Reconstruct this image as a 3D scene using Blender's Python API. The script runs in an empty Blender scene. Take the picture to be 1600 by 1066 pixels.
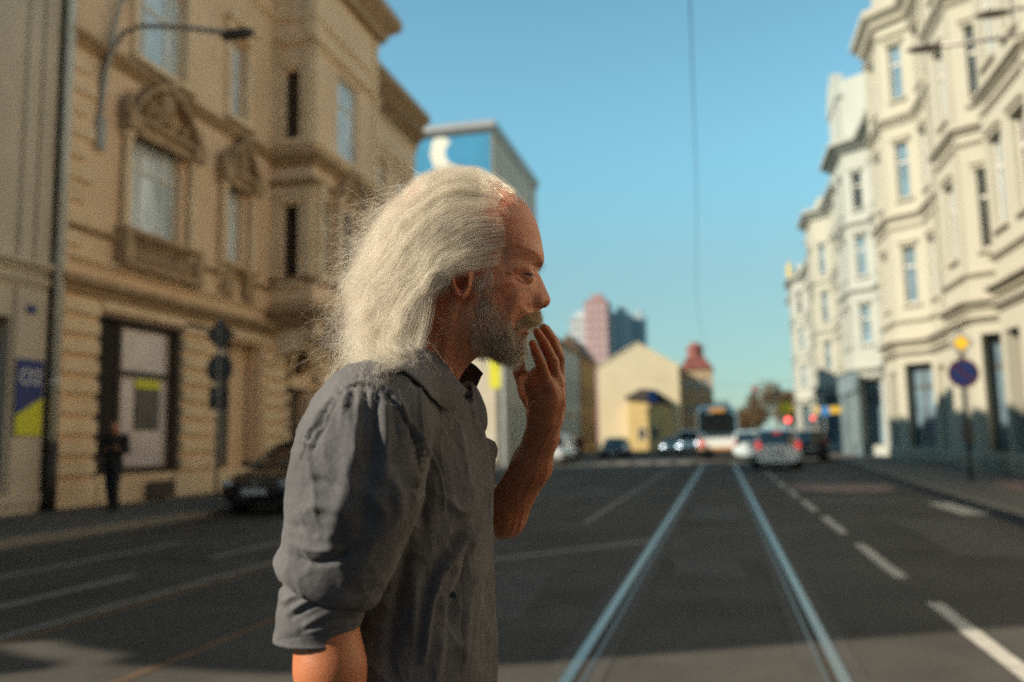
import bpy, bmesh, math, random
import numpy as np
from mathutils import Vector, Matrix, Euler

S = bpy.context.scene
C = S.collection
rad = math.radians

# ------------------------------------------------------------------ camera
CAMZ = 1.35
FPX = 1333.0


def _camera_axes():
    def ray(u, v):
        d = np.array([u - 800.0, -(v - 533.0), -FPX])
        return d / np.linalg.norm(d)
    y = ray(1126, 683)
    z = np.cross(ray(2126, 683 - 18.0), y)
    z /= np.linalg.norm(z)
    return np.array([np.cross(y, z), y, z])


RC = _camera_axes()
cam_d = bpy.data.cameras.new('camera')
cam = bpy.data.objects.new('camera', cam_d)
C.objects.link(cam)
S.camera = cam
cam_d.sensor_width = 36.0
cam_d.lens = FPX / 1600 * 36
cam_d.clip_start = 0.05
cam_d.clip_end = 3000
_m = Matrix([list(RC[i]) + [0] for i in range(3)] + [[0, 0, 0, 1]])
_m.translation = (0, 0, CAMZ)
cam.matrix_world = _m
cam_d.dof.use_dof = True
cam_d.dof.focus_distance = 1.06
cam_d.dof.aperture_fstop = 2.7
cam_d.dof.aperture_blades = 0

# ------------------------------------------------------------------ light
SUN_EL = rad(30.3)
TRAVEL = Vector((0.853, 0.522, 0)).normalized() * math.cos(SUN_EL)
TRAVEL.z = -math.sin(SUN_EL)
W = bpy.data.worlds.new('World')
S.world = W
W.use_nodes = True
nt = W.node_tree
nt.nodes.clear()
_o = nt.nodes.new('ShaderNodeOutputWorld')
_b = nt.nodes.new('ShaderNodeBackground')
_s = nt.nodes.new('ShaderNodeTexSky')
_s.sky_type = 'NISHITA'
_s.sun_disc = False
_s.sun_elevation = SUN_EL
_s.sun_rotation = math.atan2(-TRAVEL.x, -TRAVEL.y)
_s.air_density = 1.0
_s.dust_density = 0.0
_s.ozone_density = 3.0
# film-like teal shift of the whole sky, plus thin pale cloud streaks low over the street
_mul = nt.nodes.new('ShaderNodeMix'); _mul.data_type = 'RGBA'; _mul.blend_type = 'MULTIPLY'
_mul.inputs[0].default_value = 1.0
_mul.inputs[7].default_value = (0.89, 1.19, 0.91, 1)
_tc = nt.nodes.new('ShaderNodeTexCoord')
_mp = nt.nodes.new('ShaderNodeMapping'); _mp.inputs['Scale'].default_value = (1.0, 1.0, 3.2)
_n = nt.nodes.new('ShaderNodeTexNoise'); _n.inputs['Scale'].default_value = 2.6
_n.inputs['Detail'].default_value = 6; _n.inputs['Roughness'].default_value = 0.55
_cr = nt.nodes.new('ShaderNodeValToRGB')
_cr.color_ramp.elements[0].position = 0.46; _cr.color_ramp.elements[0].color = (.55, .55, .55, 1)
_cr.color_ramp.elements[1].position = 0.75; _cr.color_ramp.elements[1].color = (1, 1, 1, 1)
_sx = nt.nodes.new('ShaderNodeSeparateXYZ')
_mr = nt.nodes.new('ShaderNodeMapRange')
_mr.inputs['From Min'].default_value = 0.30; _mr.inputs['From Max'].default_value = 0.03
_mm = nt.nodes.new('ShaderNodeMath'); _mm.operation = 'MULTIPLY'
_m2 = nt.nodes.new('ShaderNodeMath'); _m2.operation = 'MULTIPLY'; _m2.inputs[1].default_value = 0.9
_mix = nt.nodes.new('ShaderNodeMix'); _mix.data_type = 'RGBA'
_mix.inputs[7].default_value = (5.2, 6.9, 7.6, 1)
L = nt.links.new
L(_tc.outputs['Generated'], _mp.inputs[0]); L(_mp.outputs[0], _n.inputs['Vector'])
L(_n.outputs[0], _cr.inputs[0]); L(_tc.outputs['Generated'], _sx.inputs[0])
L(_sx.outputs[2], _mr.inputs[0]); L(_cr.outputs[0], _mm.inputs[0]); L(_mr.outputs[0], _mm.inputs[1])
L(_mm.outputs[0], _m2.inputs[0]); L(_m2.outputs[0], _mix.inputs[0])
# paler towards the horizon, deeper towards the zenith
_hz = nt.nodes.new('ShaderNodeFloatCurve')
_cv = _hz.mapping.curves[0]
_cv.points[0].location = (0.0, 0.24); _cv.points[1].location = (1.0, 0.20)
for _q in ((0.15, 0.43), (0.45, 0.76), (0.72, 0.37)): _cv.points.new(*_q)
_hz.mapping.update()
_h3 = nt.nodes.new('ShaderNodeMath'); _h3.operation = 'MULTIPLY'; _h3.inputs[1].default_value = 3.6
L(_hz.outputs[0], _h3.inputs[0])
_sc = nt.nodes.new('ShaderNodeVectorMath'); _sc.operation = 'SCALE'
L(_sx.outputs[2], _hz.inputs['Value']); L(_mul.outputs[2], _sc.inputs[0]); L(_h3.outputs[0], _sc.inputs['Scale'])
L(_s.outputs[0], _mul.inputs[6]); L(_sc.outputs[0], _mix.inputs[6])
L(_mix.outputs[2], _b.inputs[0]); L(_b.outputs[0], _o.inputs[0])
_b.inputs[1].default_value = 0.05
sun_d = bpy.data.lights.new('sun', 'SUN')
sun_d.energy = 5.0
sun_d.angle = rad(0.53)
sun_d.color = (1.0, 0.86, 0.66)
sun = bpy.data.objects.new('sun', sun_d)
C.objects.link(sun)
sun.rotation_euler = TRAVEL.to_track_quat('-Z', 'Y').to_euler()
sun.location = (-30, -15, 40)

S.view_settings.view_transform = 'Standard'
S.view_settings.look = 'None'
S.view_settings.gamma = 1.0
S.view_settings.use_curve_mapping = False
S.view_settings.exposure = 0.68
S.cycles.max_bounces = 8
S.cycles.diffuse_bounces = 4
S.cycles.glossy_bounces = 3
S.cycles.transmission_bounces = 8
S.cycles.transparent_max_bounces = 16
S.cycles.use_denoising = False
S.cycles.caustics_reflective = False
S.cycles.caustics_refractive = False


# ------------------------------------------------------------------ materials
class NG:
    """small node graph helper"""
    def __init__(s, m):
        m.use_nodes = True
        s.t = m.node_tree
        s.t.nodes.clear()
        s.out = s.n('ShaderNodeOutputMaterial')

    def n(s, typ, **kw):
        x = s.t.nodes.new(typ)
        for k, v in kw.items():
            setattr(x, k, v)
        return x

    def l(s, a, b):
        s.t.links.new(a, b)


def c4(c):
    return (c[0], c[1], c[2], 1.0)


def mat(name, col, rough=0.7, var=0.15, scale=3.0, bump=0.0, bscale=40.0, metallic=0.0, spec=0.5, col2=None,
        emit=None, estr=1.0, stretch=(1, 1, 1), coat=0.0, dirt=None):
    """procedural principled material: base colour broken up by two octaves of noise, optional bump"""
    m = bpy.data.materials.new(name)
    g = NG(m)
    p = g.n('ShaderNodeBsdfPrincipled')
    g.l(p.outputs[0], g.out.inputs[0])
    p.inputs['Roughness'].default_value = rough
    p.inputs['Metallic'].default_value = metallic
    p.inputs['Specular IOR Level'].default_value = spec
    p.inputs['Coat Weight'].default_value = coat
    tc = g.n('ShaderNodeTexCoord')
    geo = g.n('ShaderNodeNewGeometry')
    mp = g.n('ShaderNodeMapping')
    mp.inputs['Scale'].default_value = stretch
    g.l(geo.outputs['Position'], mp.inputs[0])
    nz = g.n('ShaderNodeTexNoise')
    nz.inputs['Scale'].default_value = scale
    nz.inputs['Detail'].default_value = 6
    nz.inputs['Roughness'].default_value = 0.6
    g.l(mp.outputs[0], nz.inputs['Vector'])
    rp = g.n('ShaderNodeValToRGB')
    a, b = rp.color_ramp.elements
    a.position, b.position = 0.3, 0.7
    lo = [x * (1 - var) for x in col] if col2 is None else col2
    hi = [min(1, x * (1 + var)) for x in col] if col2 is None else col
    a.color, b.color = c4(lo), c4(hi)
    g.l(nz.outputs[0], rp.inputs[0])
    g.l(rp.outputs[0], p.inputs['Base Color'])
    if bump:
        nb = g.n('ShaderNodeTexNoise')
        nb.inputs['Scale'].default_value = bscale
        nb.inputs['Detail'].default_value = 5
        g.l(mp.outputs[0], nb.inputs['Vector'])
        bp = g.n('ShaderNodeBump')
        bp.inputs['Strength'].default_value = bump
        bp.inputs['Distance'].default_value = 0.02
        g.l(nb.outputs[0], bp.inputs['Height'])
        g.l(bp.outputs[0], p.inputs['Normal'])
    if emit:
        p.inputs['Emission Color'].default_value = c4(emit)
        p.inputs['Emission Strength'].default_value = estr
    return m


# ------------------------------------------------------------------ objects
def tag(o, label=None, cat=None, group=None, kind=None):
    if label: o['label'] = label
    if cat: o['category'] = cat
    if group: o['group'] = group
    if kind: o['kind'] = kind
    return o


def empty(name, loc=(0, 0, 0), rz=0.0, label=None, cat=None, group=None):
    o = bpy.data.objects.new(name, None)
    o.empty_display_size = 0.2
    C.objects.link(o)
    o.location = loc
    o.rotation_euler = (0, 0, rz)
    return tag(o, label, cat, group)


def link_mesh(name, me, m=None, parent=None, loc=None, smooth=False):
    o = bpy.data.objects.new(name, me)
    C.objects.link(o)
    if m is not None and not me.materials:
        for x in (m if isinstance(m, (list, tuple)) else [m]):
            me.materials.append(x)
    if parent is not None:
        o.parent = parent
    if loc is not None:
        o.location = loc
    if smooth:
        me.polygons.foreach_set('use_smooth', np.ones(len(me.polygons), bool))
    return o


def copy_tree(o, parent=None):
    c = o.copy()
    C.objects.link(c)
    c.parent = parent
    for ch in list(o.children):
        copy_tree(ch, c)
    return c


class MB:
    """collects boxes, tubes, prisms ... and links them as ONE mesh object"""
    def __init__(s, frame=None):
        s.v = []; s.f = []; s.mi = []; s.k = 0; s.frame = frame

    def add(s, vs, fs):
        b = len(s.v)
        if s.frame is not None:
            vs = [s.frame(p) for p in vs]
        s.v.extend([tuple(p) for p in vs])
        s.f.extend([tuple(b + i for i in f) for f in fs])
        s.mi.extend([s.k] * len(fs))
        return s

    def box(s, x0, x1, y0, y1, z0, z1):
        vs = [(x, y, z) for z in (z0, z1) for y in (y0, y1) for x in (x0, x1)]
        return s.add(vs, [(0, 2, 3, 1), (4, 5, 7, 6), (0, 1, 5, 4), (2, 6, 7, 3), (0, 4, 6, 2), (1, 3, 7, 5)])

    def prism(s, poly, axis, a0, a1):
        """poly: 2D points; axis 'x','y','z' extrusion from a0 to a1"""
        n = len(poly)
        def pt(p, a):
            if axis == 'z': return (p[0], p[1], a)
            if axis == 'y': return (p[0], a, p[1])
            return (a, p[0], p[1])
        vs = [pt(p, a0) for p in poly] + [pt(p, a1) for p in poly]
        fs = [tuple(range(n))[::-1], tuple(range(n, 2 * n))]
        fs += [(i, (i + 1) % n, n + (i + 1) % n, n + i) for i in range(n)]
        return s.add(vs, fs)

    def tube(s, pts, r, n=8, caps=True):
        pts = [Vector(p) for p in pts]
        rs = r if isinstance(r, (list, tuple)) else [r] * len(pts)
        vs = []; fs = []
        up = None
        for i, p in enumerate(pts):
            t = (pts[min(i + 1, len(pts) - 1)] - pts[max(i - 1, 0)]).normalized()
            if up is None:
                up = Vector((0, 0, 1)) if abs(t.z) < 0.9 else Vector((1, 0, 0))
            a = t.cross(up).normalized(); b = a.cross(t).normalized(); up = b
            for k in range(n):
                w = 2 * math.pi * k / n
                vs.append(p + (a * math.cos(w) + b * math.sin(w)) * rs[i])
        for i in range(len(pts) - 1):
            for k in range(n):
                k2 = (k + 1) % n
                fs.append((i * n + k, i * n + k2, (i + 1) * n + k2, (i + 1) * n + k))
        if caps:
            fs.append(tuple(range(n))[::-1]); fs.append(tuple(range((len(pts) - 1) * n, len(pts) * n)))
        return s.add(vs, fs)

    def lathe(s, prof, n=16, c=(0, 0, 0), axis='z', closed=True):
        vs = []; fs = []
        for (r, h) in prof:
            for k in range(n):
                w = 2 * math.pi * k / n
                a, b = r * math.cos(w), r * math.sin(w)
                q = (a, b, h) if axis == 'z' else ((h, a, b) if axis == 'x' else (a, h, b))
                vs.append((c[0] + q[0], c[1] + q[1], c[2] + q[2]))
        for i in range(len(prof) - 1):
            for k in range(n):
                k2 = (k + 1) % n
                fs.append((i * n + k, i * n + k2, (i + 1) * n + k2, (i + 1) * n + k))
        if closed:
            fs.append(tuple(range(n))[::-1]); fs.append(tuple(range((len(prof) - 1) * n, len(prof) * n)))
        return s.add(vs, fs)

    def ball(s, c, r, n=8, m=6, seed=None, amp=0.0):
        rn = random.Random(seed)
        rx, ry, rz = r if isinstance(r, (tuple, list)) else (r, r, r)
        vs = [(c[0], c[1], c[2] - rz)]; fs = []
        for i in range(1, m):
            t = math.pi * i / m - math.pi / 2
            for k in range(n):
                w = 2 * math.pi * k / n
                q = 1 + (rn.uniform(-amp, amp) if amp else 0)
                vs.append((c[0] + rx * math.cos(t) * math.cos(w) * q, c[1] + ry * math.cos(t) * math.sin(w) * q, c[2] + rz * math.sin(t) * q))
        vs.append((c[0], c[1], c[2] + rz))
        for k in range(n):
            fs.append((0, 1 + (k + 1) % n, 1 + k))
            fs.append((len(vs) - 1, 1 + (m - 2) * n + k, 1 + (m - 2) * n + (k + 1) % n))
        for i in range(m - 2):
            for k in range(n):
                k2 = (k + 1) % n
                fs.append((1 + i * n + k, 1 + i * n + k2, 1 + (i + 1) * n + k2, 1 + (i + 1) * n + k))
        return s.add(vs, fs)

    def mesh(s, name):
        me = bpy.data.meshes.new(name)
        me.from_pydata(s.v, [], s.f)
        if any(s.mi):
            me.polygons.foreach_set('material_index', np.array(s.mi, np.int32))
        bm = bmesh.new(); bm.from_mesh(me)
        bmesh.ops.recalc_face_normals(bm, faces=bm.faces)
        bm.to_mesh(me); bm.free()
        return me

    def build(s, name, m=None, parent=None, loc=None, smooth=False):
        return link_mesh(name, s.mesh(name), m, parent, loc, smooth)


def shade_auto(o, deg=35):
    me = o.data
    me.polygons.foreach_set('use_smooth', np.ones(len(me.polygons), bool))
    me.set_sharp_from_angle(angle=rad(deg))
    return o

# ================================================================== ground
M_asph = mat('asphalt', (.066, .0635, .060), .85, .34, .6, .35, 60, spec=.2)
M_asph2 = mat('asphalt_patch', (.050, .048, .046), .8, .2, 2.0, .3, 70)
M_pave = mat('paving', (.085, .082, .077), .85, .2, 2.2, .3, 30)
M_kerb = mat('kerb_granite', (.17, .16, .15), .8, .15, 5, .3, 60)
M_line = mat('road_paint', (.42, .41, .38), .7, .22, 7)
M_linew = mat('worn_road_paint', (.20, .193, .18), .75, .35, 6)
M_steel = mat('rail_steel', (.46, .43, .39), .36, .1, 20, metallic=1.0)
M_groove = mat('rail_groove', (.03, .025, .02), .9, .3, 8)
M_rust = mat('rusty_rail_edge', (.12, .075, .045), .7, .3, 12)
M_redp = mat('faded_red_marking', (.22, .135, .125), .8, .4, 3)


def sheet(name, pts, z, m, kind='structure', parent=None, thick=0.0):
    mb = MB()
    mb.add([(x, y, z) for x, y in pts], [tuple(range(len(pts)))])
    o = mb.build(name, m, parent)
    if parent is None: tag(o, kind=kind)
    return o


sheet('road', [(-260, -120), (260, -120), (260, 420), (-260, 420)], 0, M_asph)


def slab(name, pts, z0, z1, m, kind='structure'):
    mb = MB(); mb.prism(pts, 'z', z0, z1)
    return tag(mb.build(name, m), kind=kind)


KR = [(4.1, -60), (4.15, 5), (4.28, 14.2), (4.41, 17.8), (4.72, 24.3), (5.2, 33), (5.7, 41.6), (5.8, 58)]
slab('pavement', [(x + .16, y) for x, y in KR] + [(9.6, 58), (9.6, -60)], -.05, .12, M_pave)
slab('kerb', KR + [(x + .16, y) for x, y in KR[::-1]], -.05, .125, M_kerb)
KL = [(-9.62, -3.2), (-9.62, 12), (-9.72, 20), (-9.8, 30), (-9.9, 36)]
slab('pavement', [(x - .16, y) for x, y in KL] + [(-13.4, 36), (-13.4, -3.2)], -.05, .12, M_pave)
slab('kerb', KL + [(x - .16, y) for x, y in KL[::-1]], -.05, .125, M_kerb)
KL2 = [(-9.9, 50), (-9.9, 96)]
slab('pavement', [(x - .16, y) for x, y in KL2] + [(-13.4, 96), (-13.4, 50)], -.05, .12, M_pave)
slab('kerb', KL2 + [(x - .16, y) for x, y in KL2[::-1]], -.05, .125, M_kerb)
slab('pavement', [(6.1, 62), (6.1, 180), (10.6, 180), (10.6, 62)], -.05, .12, M_pave)
# pavement slabs and service covers on the right footway
for (x, y, w, l, m) in ((6.9, 20.3, .9, 2.0, M_redp), (7.3, 23.2, .7, .9, M_redp)):
    sheet('paving_patch', [(x - w, y - l), (x + w, y - l), (x + w, y + l), (x - w, y + l)], .1245, m)


# tram tracks: rail head, groove and guard lip, each rail a thing
def rail(xh, sgn, label, y0=-30, y1=52):
    t = empty('tram_rail', (xh, 0, 0), 0, label, 'tram rail', 'grooved tram rails in the road')
    mb = MB(); mb.box(-.034, .034, y0, y1, -.05, .011)
    mb.build('rail_head', M_steel, t)
    a, b = (.034, .078) if sgn > 0 else (-.078, -.034)
    mb = MB(); mb.box(a, b, y0, y1, -.05, .0035)
    mb.build('rail_groove', M_groove, t)
    a, b = (.078, .108) if sgn > 0 else (-.108, -.078)
    mb = MB(); mb.box(a, b, y0, y1, -.05, .008)
    mb.build('guard_lip', M_steel2, t)
    for a, b in (((.108, .20) if sgn > 0 else (-.20, -.108)), ((-.14, -.034) if sgn > 0 else (.034, .14))):
        mb = MB(); mb.box(a, b, y0, y1, -.05, .0042)
        mb.build('rail_seal', M_asph2, t)


M_steel2 = mat('dull_steel', (.20, .19, .18), .5, .15, 20, metallic=.9)
rail(-.905, 1, 'left rail of the shiny tram track running up the middle of the road')
rail(.603, -1, 'right rail of the shiny tram track, beside the dashed white line')
# the left track, unpolished and in shade
def rail2(x, label):
    t = empty('tram_rail', (x, 0, 0), 0, label, 'tram rail', 'dull tram rails on the left')
    mb = MB(); mb.box(-.03, .03, -30, 52, -.05, .006); mb.build('rail_head', M_rust, t)
    mb = MB(); mb.box(-.07, -.03, -30, 52, -.05, .0035); mb.build('rail_groove', M_groove, t)


rail2(-3.45, 'dull brown tram rail behind the man, nearer the middle of the road')
rail2(-4.96, 'dull brown tram rail left of the man, nearer the parked car')


# road markings
def dash(x, y0, y1, w, m, label, group, ang=0.0, z=.004):
    mb = MB(); n = 6
    random.seed(int((x + 50) * 97 + y0 * 31))
    vs = []; fs = []
    for i in range(n + 1):
        y = y0 + (y1 - y0) * i / n
        j = lambda: random.uniform(-.008, .008)
        vs += [(-w / 2 + j() + ang * (y - y0), y, z), (w / 2 + j() + ang * (y - y0), y, z)]
    for i in range(n):
        fs.append((2 * i, 2 * i + 1, 2 * i + 3, 2 * i + 2))
    mb.add([(a, b - (y0 + y1) / 2, c) for a, b, c in vs], fs)
    o = mb.build('lane_dash', m, None, (x, (y0 + y1) / 2, 0))
    return tag(o, label, 'lane marking', group)


ords = ['nearest', 'second nearest', 'third', 'fourth', 'fifth', 'sixth', 'seventh', 'eighth']
spans = [(4.3, 7.62), (8.85, 11.5), (12.7, 15.2), (16.4, 18.9), (20.1, 22.6), (23.8, 26.3), (27.5, 30.0), (31.2, 33.4)]
for k, (a, b) in enumerate(spans):
    dash(1.60, a, b, .125, M_line, ords[k] + ' white dash of the broken lane line right of the tram rails', 'dashes of the right lane line')
lft = [(-7.50, 2.5, 10.9, M_linew, 'long worn white stripe on the left lane nearest the kerb'), (-6.12, 1.0, 8.1, M_linew, 'worn white stripe at the left edge beside the tram lane, front piece'),
       (-6.06, 9.4, 14.5, M_linew, 'worn white stripe left of the man, back piece'), (-5.12, 1.0, 30, M_linew, 'thin faded line between the left lane and the tram rails'),
       (-7.4, 13.5, 21.0, M_linew, 'worn white stripe by the front of the parked dark car')]
for x, a, b, m, lb in lft:
    dash(x, a, b, .10 if x > -5.5 else .14, m, lb, 'worn stripes on the left lanes')
# lines in the far lanes: worn diagonals, stop line and zebra in the sunlit junction
for (x, y, w, l, m, lb) in ((2.6, 19.0, .9, .12, M_linew, 'faint pale cross mark on the road in front of the red patch'), (4.05, 17.0, .22, 1.3, M_line, 'short white mark along the right kerb')):
    tag(sheet('road_mark', [(x - w, y - l), (x + w, y - l), (x + w, y + l), (x - w, y + l)], .0045, m), lb, 'road marking', kind='thing')
random.seed(4)
rp = [(2.1 + 1.25 * math.cos(a) * (1 + .12 * math.sin(3 * a)) + .9, 23.6 + 2.3 * math.sin(a) * (1 + .15 * math.cos(2 * a))) for a in [i * math.pi / 10 for i in range(20)]]
tag(sheet('red_mark', rp, .0042, M_redp), 'worn pinkish red surface patch in the right lane', 'road marking', kind='thing')
for i, x in enumerate([-8.6, -7.5, -6.4, -5.3, -4.2, -3.1, -2.0, 1.0, 2.1, 3.2, 4.3]):
    mb = MB(); mb.box(-.36, .36, -1.7, 1.7, .0035, .0055)  # zebra paint, bars widened to brighten the sunlit strip as well
    tag(mb.build('zebra_bar', M_linew, None, (x, 47.5, 0)), None, 'zebra bar', 'bars of the zebra crossing at the junction')
    C.objects[-1]['label'] = 'white bar of the zebra crossing before the sunlit junction'
dash(-2.2, 14.0, 44.0, .10, M_linew, 'faint worn line running beside the left rail towards the tram', 'worn stripes on the left lanes')
tag(sheet('tar_seam', [(-2.9, 9.2), (-.95, 11.5), (-.95, 11.75), (-2.9, 9.45)], .0043, M_linew), 'pale worn diagonal seam on the asphalt right of the raised elbow', 'road marking', kind='thing')

random.seed(21)
for (x, y, w, l, a) in ((-2.2, 7.6, .55, 1.3, .1), (3.0, 12.6, .5, 2.2, 0), (-6.6, 12.5, .6, 1.1, 0), (2.9, 29, .7, 1.8, 0), (-.15, 16.0, .42, 1.5, 0), (3.3, 7.2, .35, 1.0, .2), (-3.6, 22, 1.0, 2.0, 0), (-.2, 9.3, .35, .7, .05)):
    pts = []
    for (sx, sy) in ((-1, -1), (0, -1), (1, -1), (1, 0), (1, 1), (0, 1), (-1, 1), (-1, 0)):
        px, py = sx * w + random.uniform(-.05, .05), sy * l + random.uniform(-.07, .07); pts.append((x + px * math.cos(a) - py * math.sin(a), y + px * math.sin(a) + py * math.cos(a)))
    sheet('asphalt_patch', pts, .0021 + random.random() * .001, M_asph2)
# ================================================================== buildings
M_ochre = mat('ochre_stucco', (.79, .575, .39), .9, .16, .7, .25, 14, col2=(.66, .465, .30))
M_ochre2 = mat('ochre_stone', (.82, .63, .43), .9, .18, 1.2, .3, 18, col2=(.66, .48, .30))
M_trim = mat('dark_stone_trim', (.50, .34, .20), .9, .25, 2.5, .35, 20, col2=(.28, .18, .10))
M_greige = mat('greige_stucco', (.52, .45, .355), .9, .12, .8, .2, 14)
M_cream = mat('cream_stucco', (.41, .40, .335), .9, .06, .5, .15, 12, col2=(.385, .375, .31))
M_creamt = mat('cream_trim', (.385, .365, .30), .9, .10, 1.5, .2, 16)
M_white = mat('pale_stucco', (.36, .385, .36), .9, .07, .5, .15, 12)
M_whitet = mat('pale_trim', (.34, .35, .32), .9, .10, 1.5, .2, 16)
M_glass = mat('window_glass', (.13, .20, .25), .06, .35, .8, spec=.9)
M_glassc = mat('curtain_reflection_glass', (.72, .80, .84), .08, .35, 2.2, spec=.8, col2=(.34, .41, .46), stretch=(1, 1, .35))  # pale panes: curtains plus sky reflection painted into the colour
M_glassd = mat('dark_glass', (.012, .012, .012), .08, .3, .8, spec=.6)
M_wframe = mat('white_window_frame', (.66, .64, .58), .6, .06, 3)
M_bframe = mat('brown_window_frame', (.07, .05, .035), .6, .2, 3)
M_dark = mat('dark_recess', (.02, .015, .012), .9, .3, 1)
M_roof = mat('roof_tiles', (.13, .085, .06), .85, .25, 3, .3, 10)
M_zinc = mat('zinc_sheet', (.30, .31, .31), .5, .15, 2, metallic=.6)


def seg_frame(p, q, L=(0, 0, 0)):
    """frame of one wall segment p->q in plan; u along, n to the RIGHT of travel (outwards), z up"""
    p = np.array(p, float); q = np.array(q, float)
    d = (q - p) / np.linalg.norm(q - p)
    n = np.array([d[1], -d[0]])
    return lambda a: (p[0] + d[0] * a[0] + n[0] * a[1] - L[0], p[1] + d[1] * a[0] + n[1] * a[1] - L[1], a[2] - L[2])


def wall_seg(mb, fr, ln, z0, z1, ops, depth=.28):
    """wall face with real openings and reveals; ops = (u0,u1,z0,z1[,depth])"""
    us = sorted({0, ln, *[o[0] for o in ops], *[o[1] for o in ops]}); zs = sorted({z0, z1, *[o[2] for o in ops], *[o[3] for o in ops]})
    sv = mb.frame; mb.frame = fr
    for i in range(len(us) - 1):
        for j in range(len(zs) - 1):
            uc, zc = (us[i] + us[i + 1]) / 2, (zs[j] + zs[j + 1]) / 2
            if zs[j] < z0 or zs[j + 1] > z1 or any(o[0] < uc < o[1] and o[2] < zc < o[3] for o in ops): continue
            mb.add([(us[i], 0, zs[j]), (us[i + 1], 0, zs[j]), (us[i + 1], 0, zs[j + 1]), (us[i], 0, zs[j + 1])], [(0, 1, 2, 3)])
    for o in ops:
        a, b, c, d = o[:4]; e = -(o[4] if len(o) > 4 else depth)
        mb.add([(a, 0, c), (b, 0, c), (b, 0, d), (a, 0, d), (a, e, c), (b, e, c), (b, e, d), (a, e, d)],
               [(0, 1, 5, 4), (1, 2, 6, 5), (2, 3, 7, 6), (3, 0, 4, 7)])
    mb.frame = sv


def sweep(mb, path, prof, L=(0, 0, 0), closed_ends=True):
    """profile [(out, z)] swept along a plan polyline, mitred"""
    path = [np.array(p, float) for p in path]; n = len(path)
    offs = []
    for i in range(n):
        ns = []
        if i > 0:
            d = path[i] - path[i - 1]; d /= np.linalg.norm(d); ns.append(np.array([d[1], -d[0]]))
        if i < n - 1:
            d = path[i + 1] - path[i]; d /= np.linalg.norm(d); ns.append(np.array([d[1], -d[0]]))
        m = sum(ns); m = m / (m @ ns[0]) if len(ns) > 1 else ns[0]
        offs.append(m)
    vs = []; fs = []; k = len(prof)
    for i in range(n):
        for (o, z) in prof:
            q = path[i] + offs[i] * o
            vs.append((q[0] - L[0], q[1] - L[1], z - L[2]))
    for i in range(n - 1):
        for j in range(k):
            j2 = (j + 1) % k
            fs.append((i * k + j, (i + 1) * k + j, (i + 1) * k + j2, i * k + j2))
    fs.append(tuple(range(k))); fs.append(tuple(range((n - 1) * k, n * k))[::-1])
    sv = mb.frame; mb.frame = None; mb.add(vs, fs); mb.frame = sv


def cornice_prof(z, h, d):
    return [(-.05, z), (d * .35, z), (d * .45, z + h * .25), (d * .75, z + h * .45), (d, z + h * .6), (d, z + h), (-.05, z + h)]


def window(parent, fr, u0, u1, z0, z1, n=-.22, fm=None, gm=None, mull=(.5,), trans=(.66,), bw=.07):
    """a casement: frame mesh with mullions and transom, panes as sub-parts"""
    fm = fm or M_wframe; gm = gm or M_glass
    mb = MB(fr)
    mb.box(u0, u0 + bw, n - .05, n + .03, z0, z1); mb.box(u1 - bw, u1, n - .05, n + .03, z0, z1)
    mb.box(u0 + bw, u1 - bw, n - .05, n + .03, z0, z0 + bw); mb.box(u0 + bw, u1 - bw, n - .05, n + .03, z1 - bw, z1)
    W_, H_ = u1 - u0, z1 - z0
    for t in trans: mb.box(u0 + bw, u1 - bw, n - .045, n + .045, z0 + H_ * t - bw * .6, z0 + H_ * t + bw * .6)
    for t in mull: mb.box(u0 + W_ * t - bw * .45, u0 + W_ * t + bw * .45, n - .045, n + .025, z0 + bw, z1 - bw)
    f = mb.build('window', fm, parent)
    us = [u0 + bw * .5] + [u0 + W_ * t for t in mull] + [u1 - bw * .5]; zs = [z0 + bw * .5] + [z0 + H_ * t for t in trans] + [z1 - bw * .5]
    for i in range(len(us) - 1):
        for j in range(len(zs) - 1):
            mb = MB(fr); mb.box(us[i], us[i + 1], n - .02, n - .008, zs[j], zs[j + 1])
            mb.build('pane', gm, f)
    return f


def arc(u0, u1, z, rise, n=12):
    """points of a segmental arch"""
    out = []
    for i in range(n + 1):
        t = i / n; out.append((u0 + (u1 - u0) * t, z + rise * math.sin(math.pi * t) ** .8))
    return out


def arch_band(mb, u0, u1, z, rise, th, n0, n1, n=14):
    a = arc(u0, u1, z, rise, n); b = arc(u0 - th * .6, u1 + th * .6, z, rise + th, n)
    vs = []; fs = []
    for i in range(n + 1):
        vs += [(a[i][0], n0, a[i][1]), (b[i][0], n0, b[i][1]), (b[i][0], n1, b[i][1]), (a[i][0], n1, a[i][1])]
    for i in range(n):
        for j in range(4):
            fs.append((4 * i + j, 4 * i + (j + 1) % 4, 4 * i + 4 + (j + 1) % 4, 4 * i + 4 + j))
    fs += [(0, 3, 2, 1), (4 * n, 4 * n + 1, 4 * n + 2, 4 * n + 3)]
    mb.add(vs, fs)


# ---------------------------------------------------------------- left: ornate ochre corner building
XL = -13.1
LB = empty('corner_building', (XL, 14.5, 0), 0, 'ornate ochre stucco building with a tower bay, arched hoods and shop windows, left', 'building')
L0 = (XL, 14.5, 0)
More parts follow.
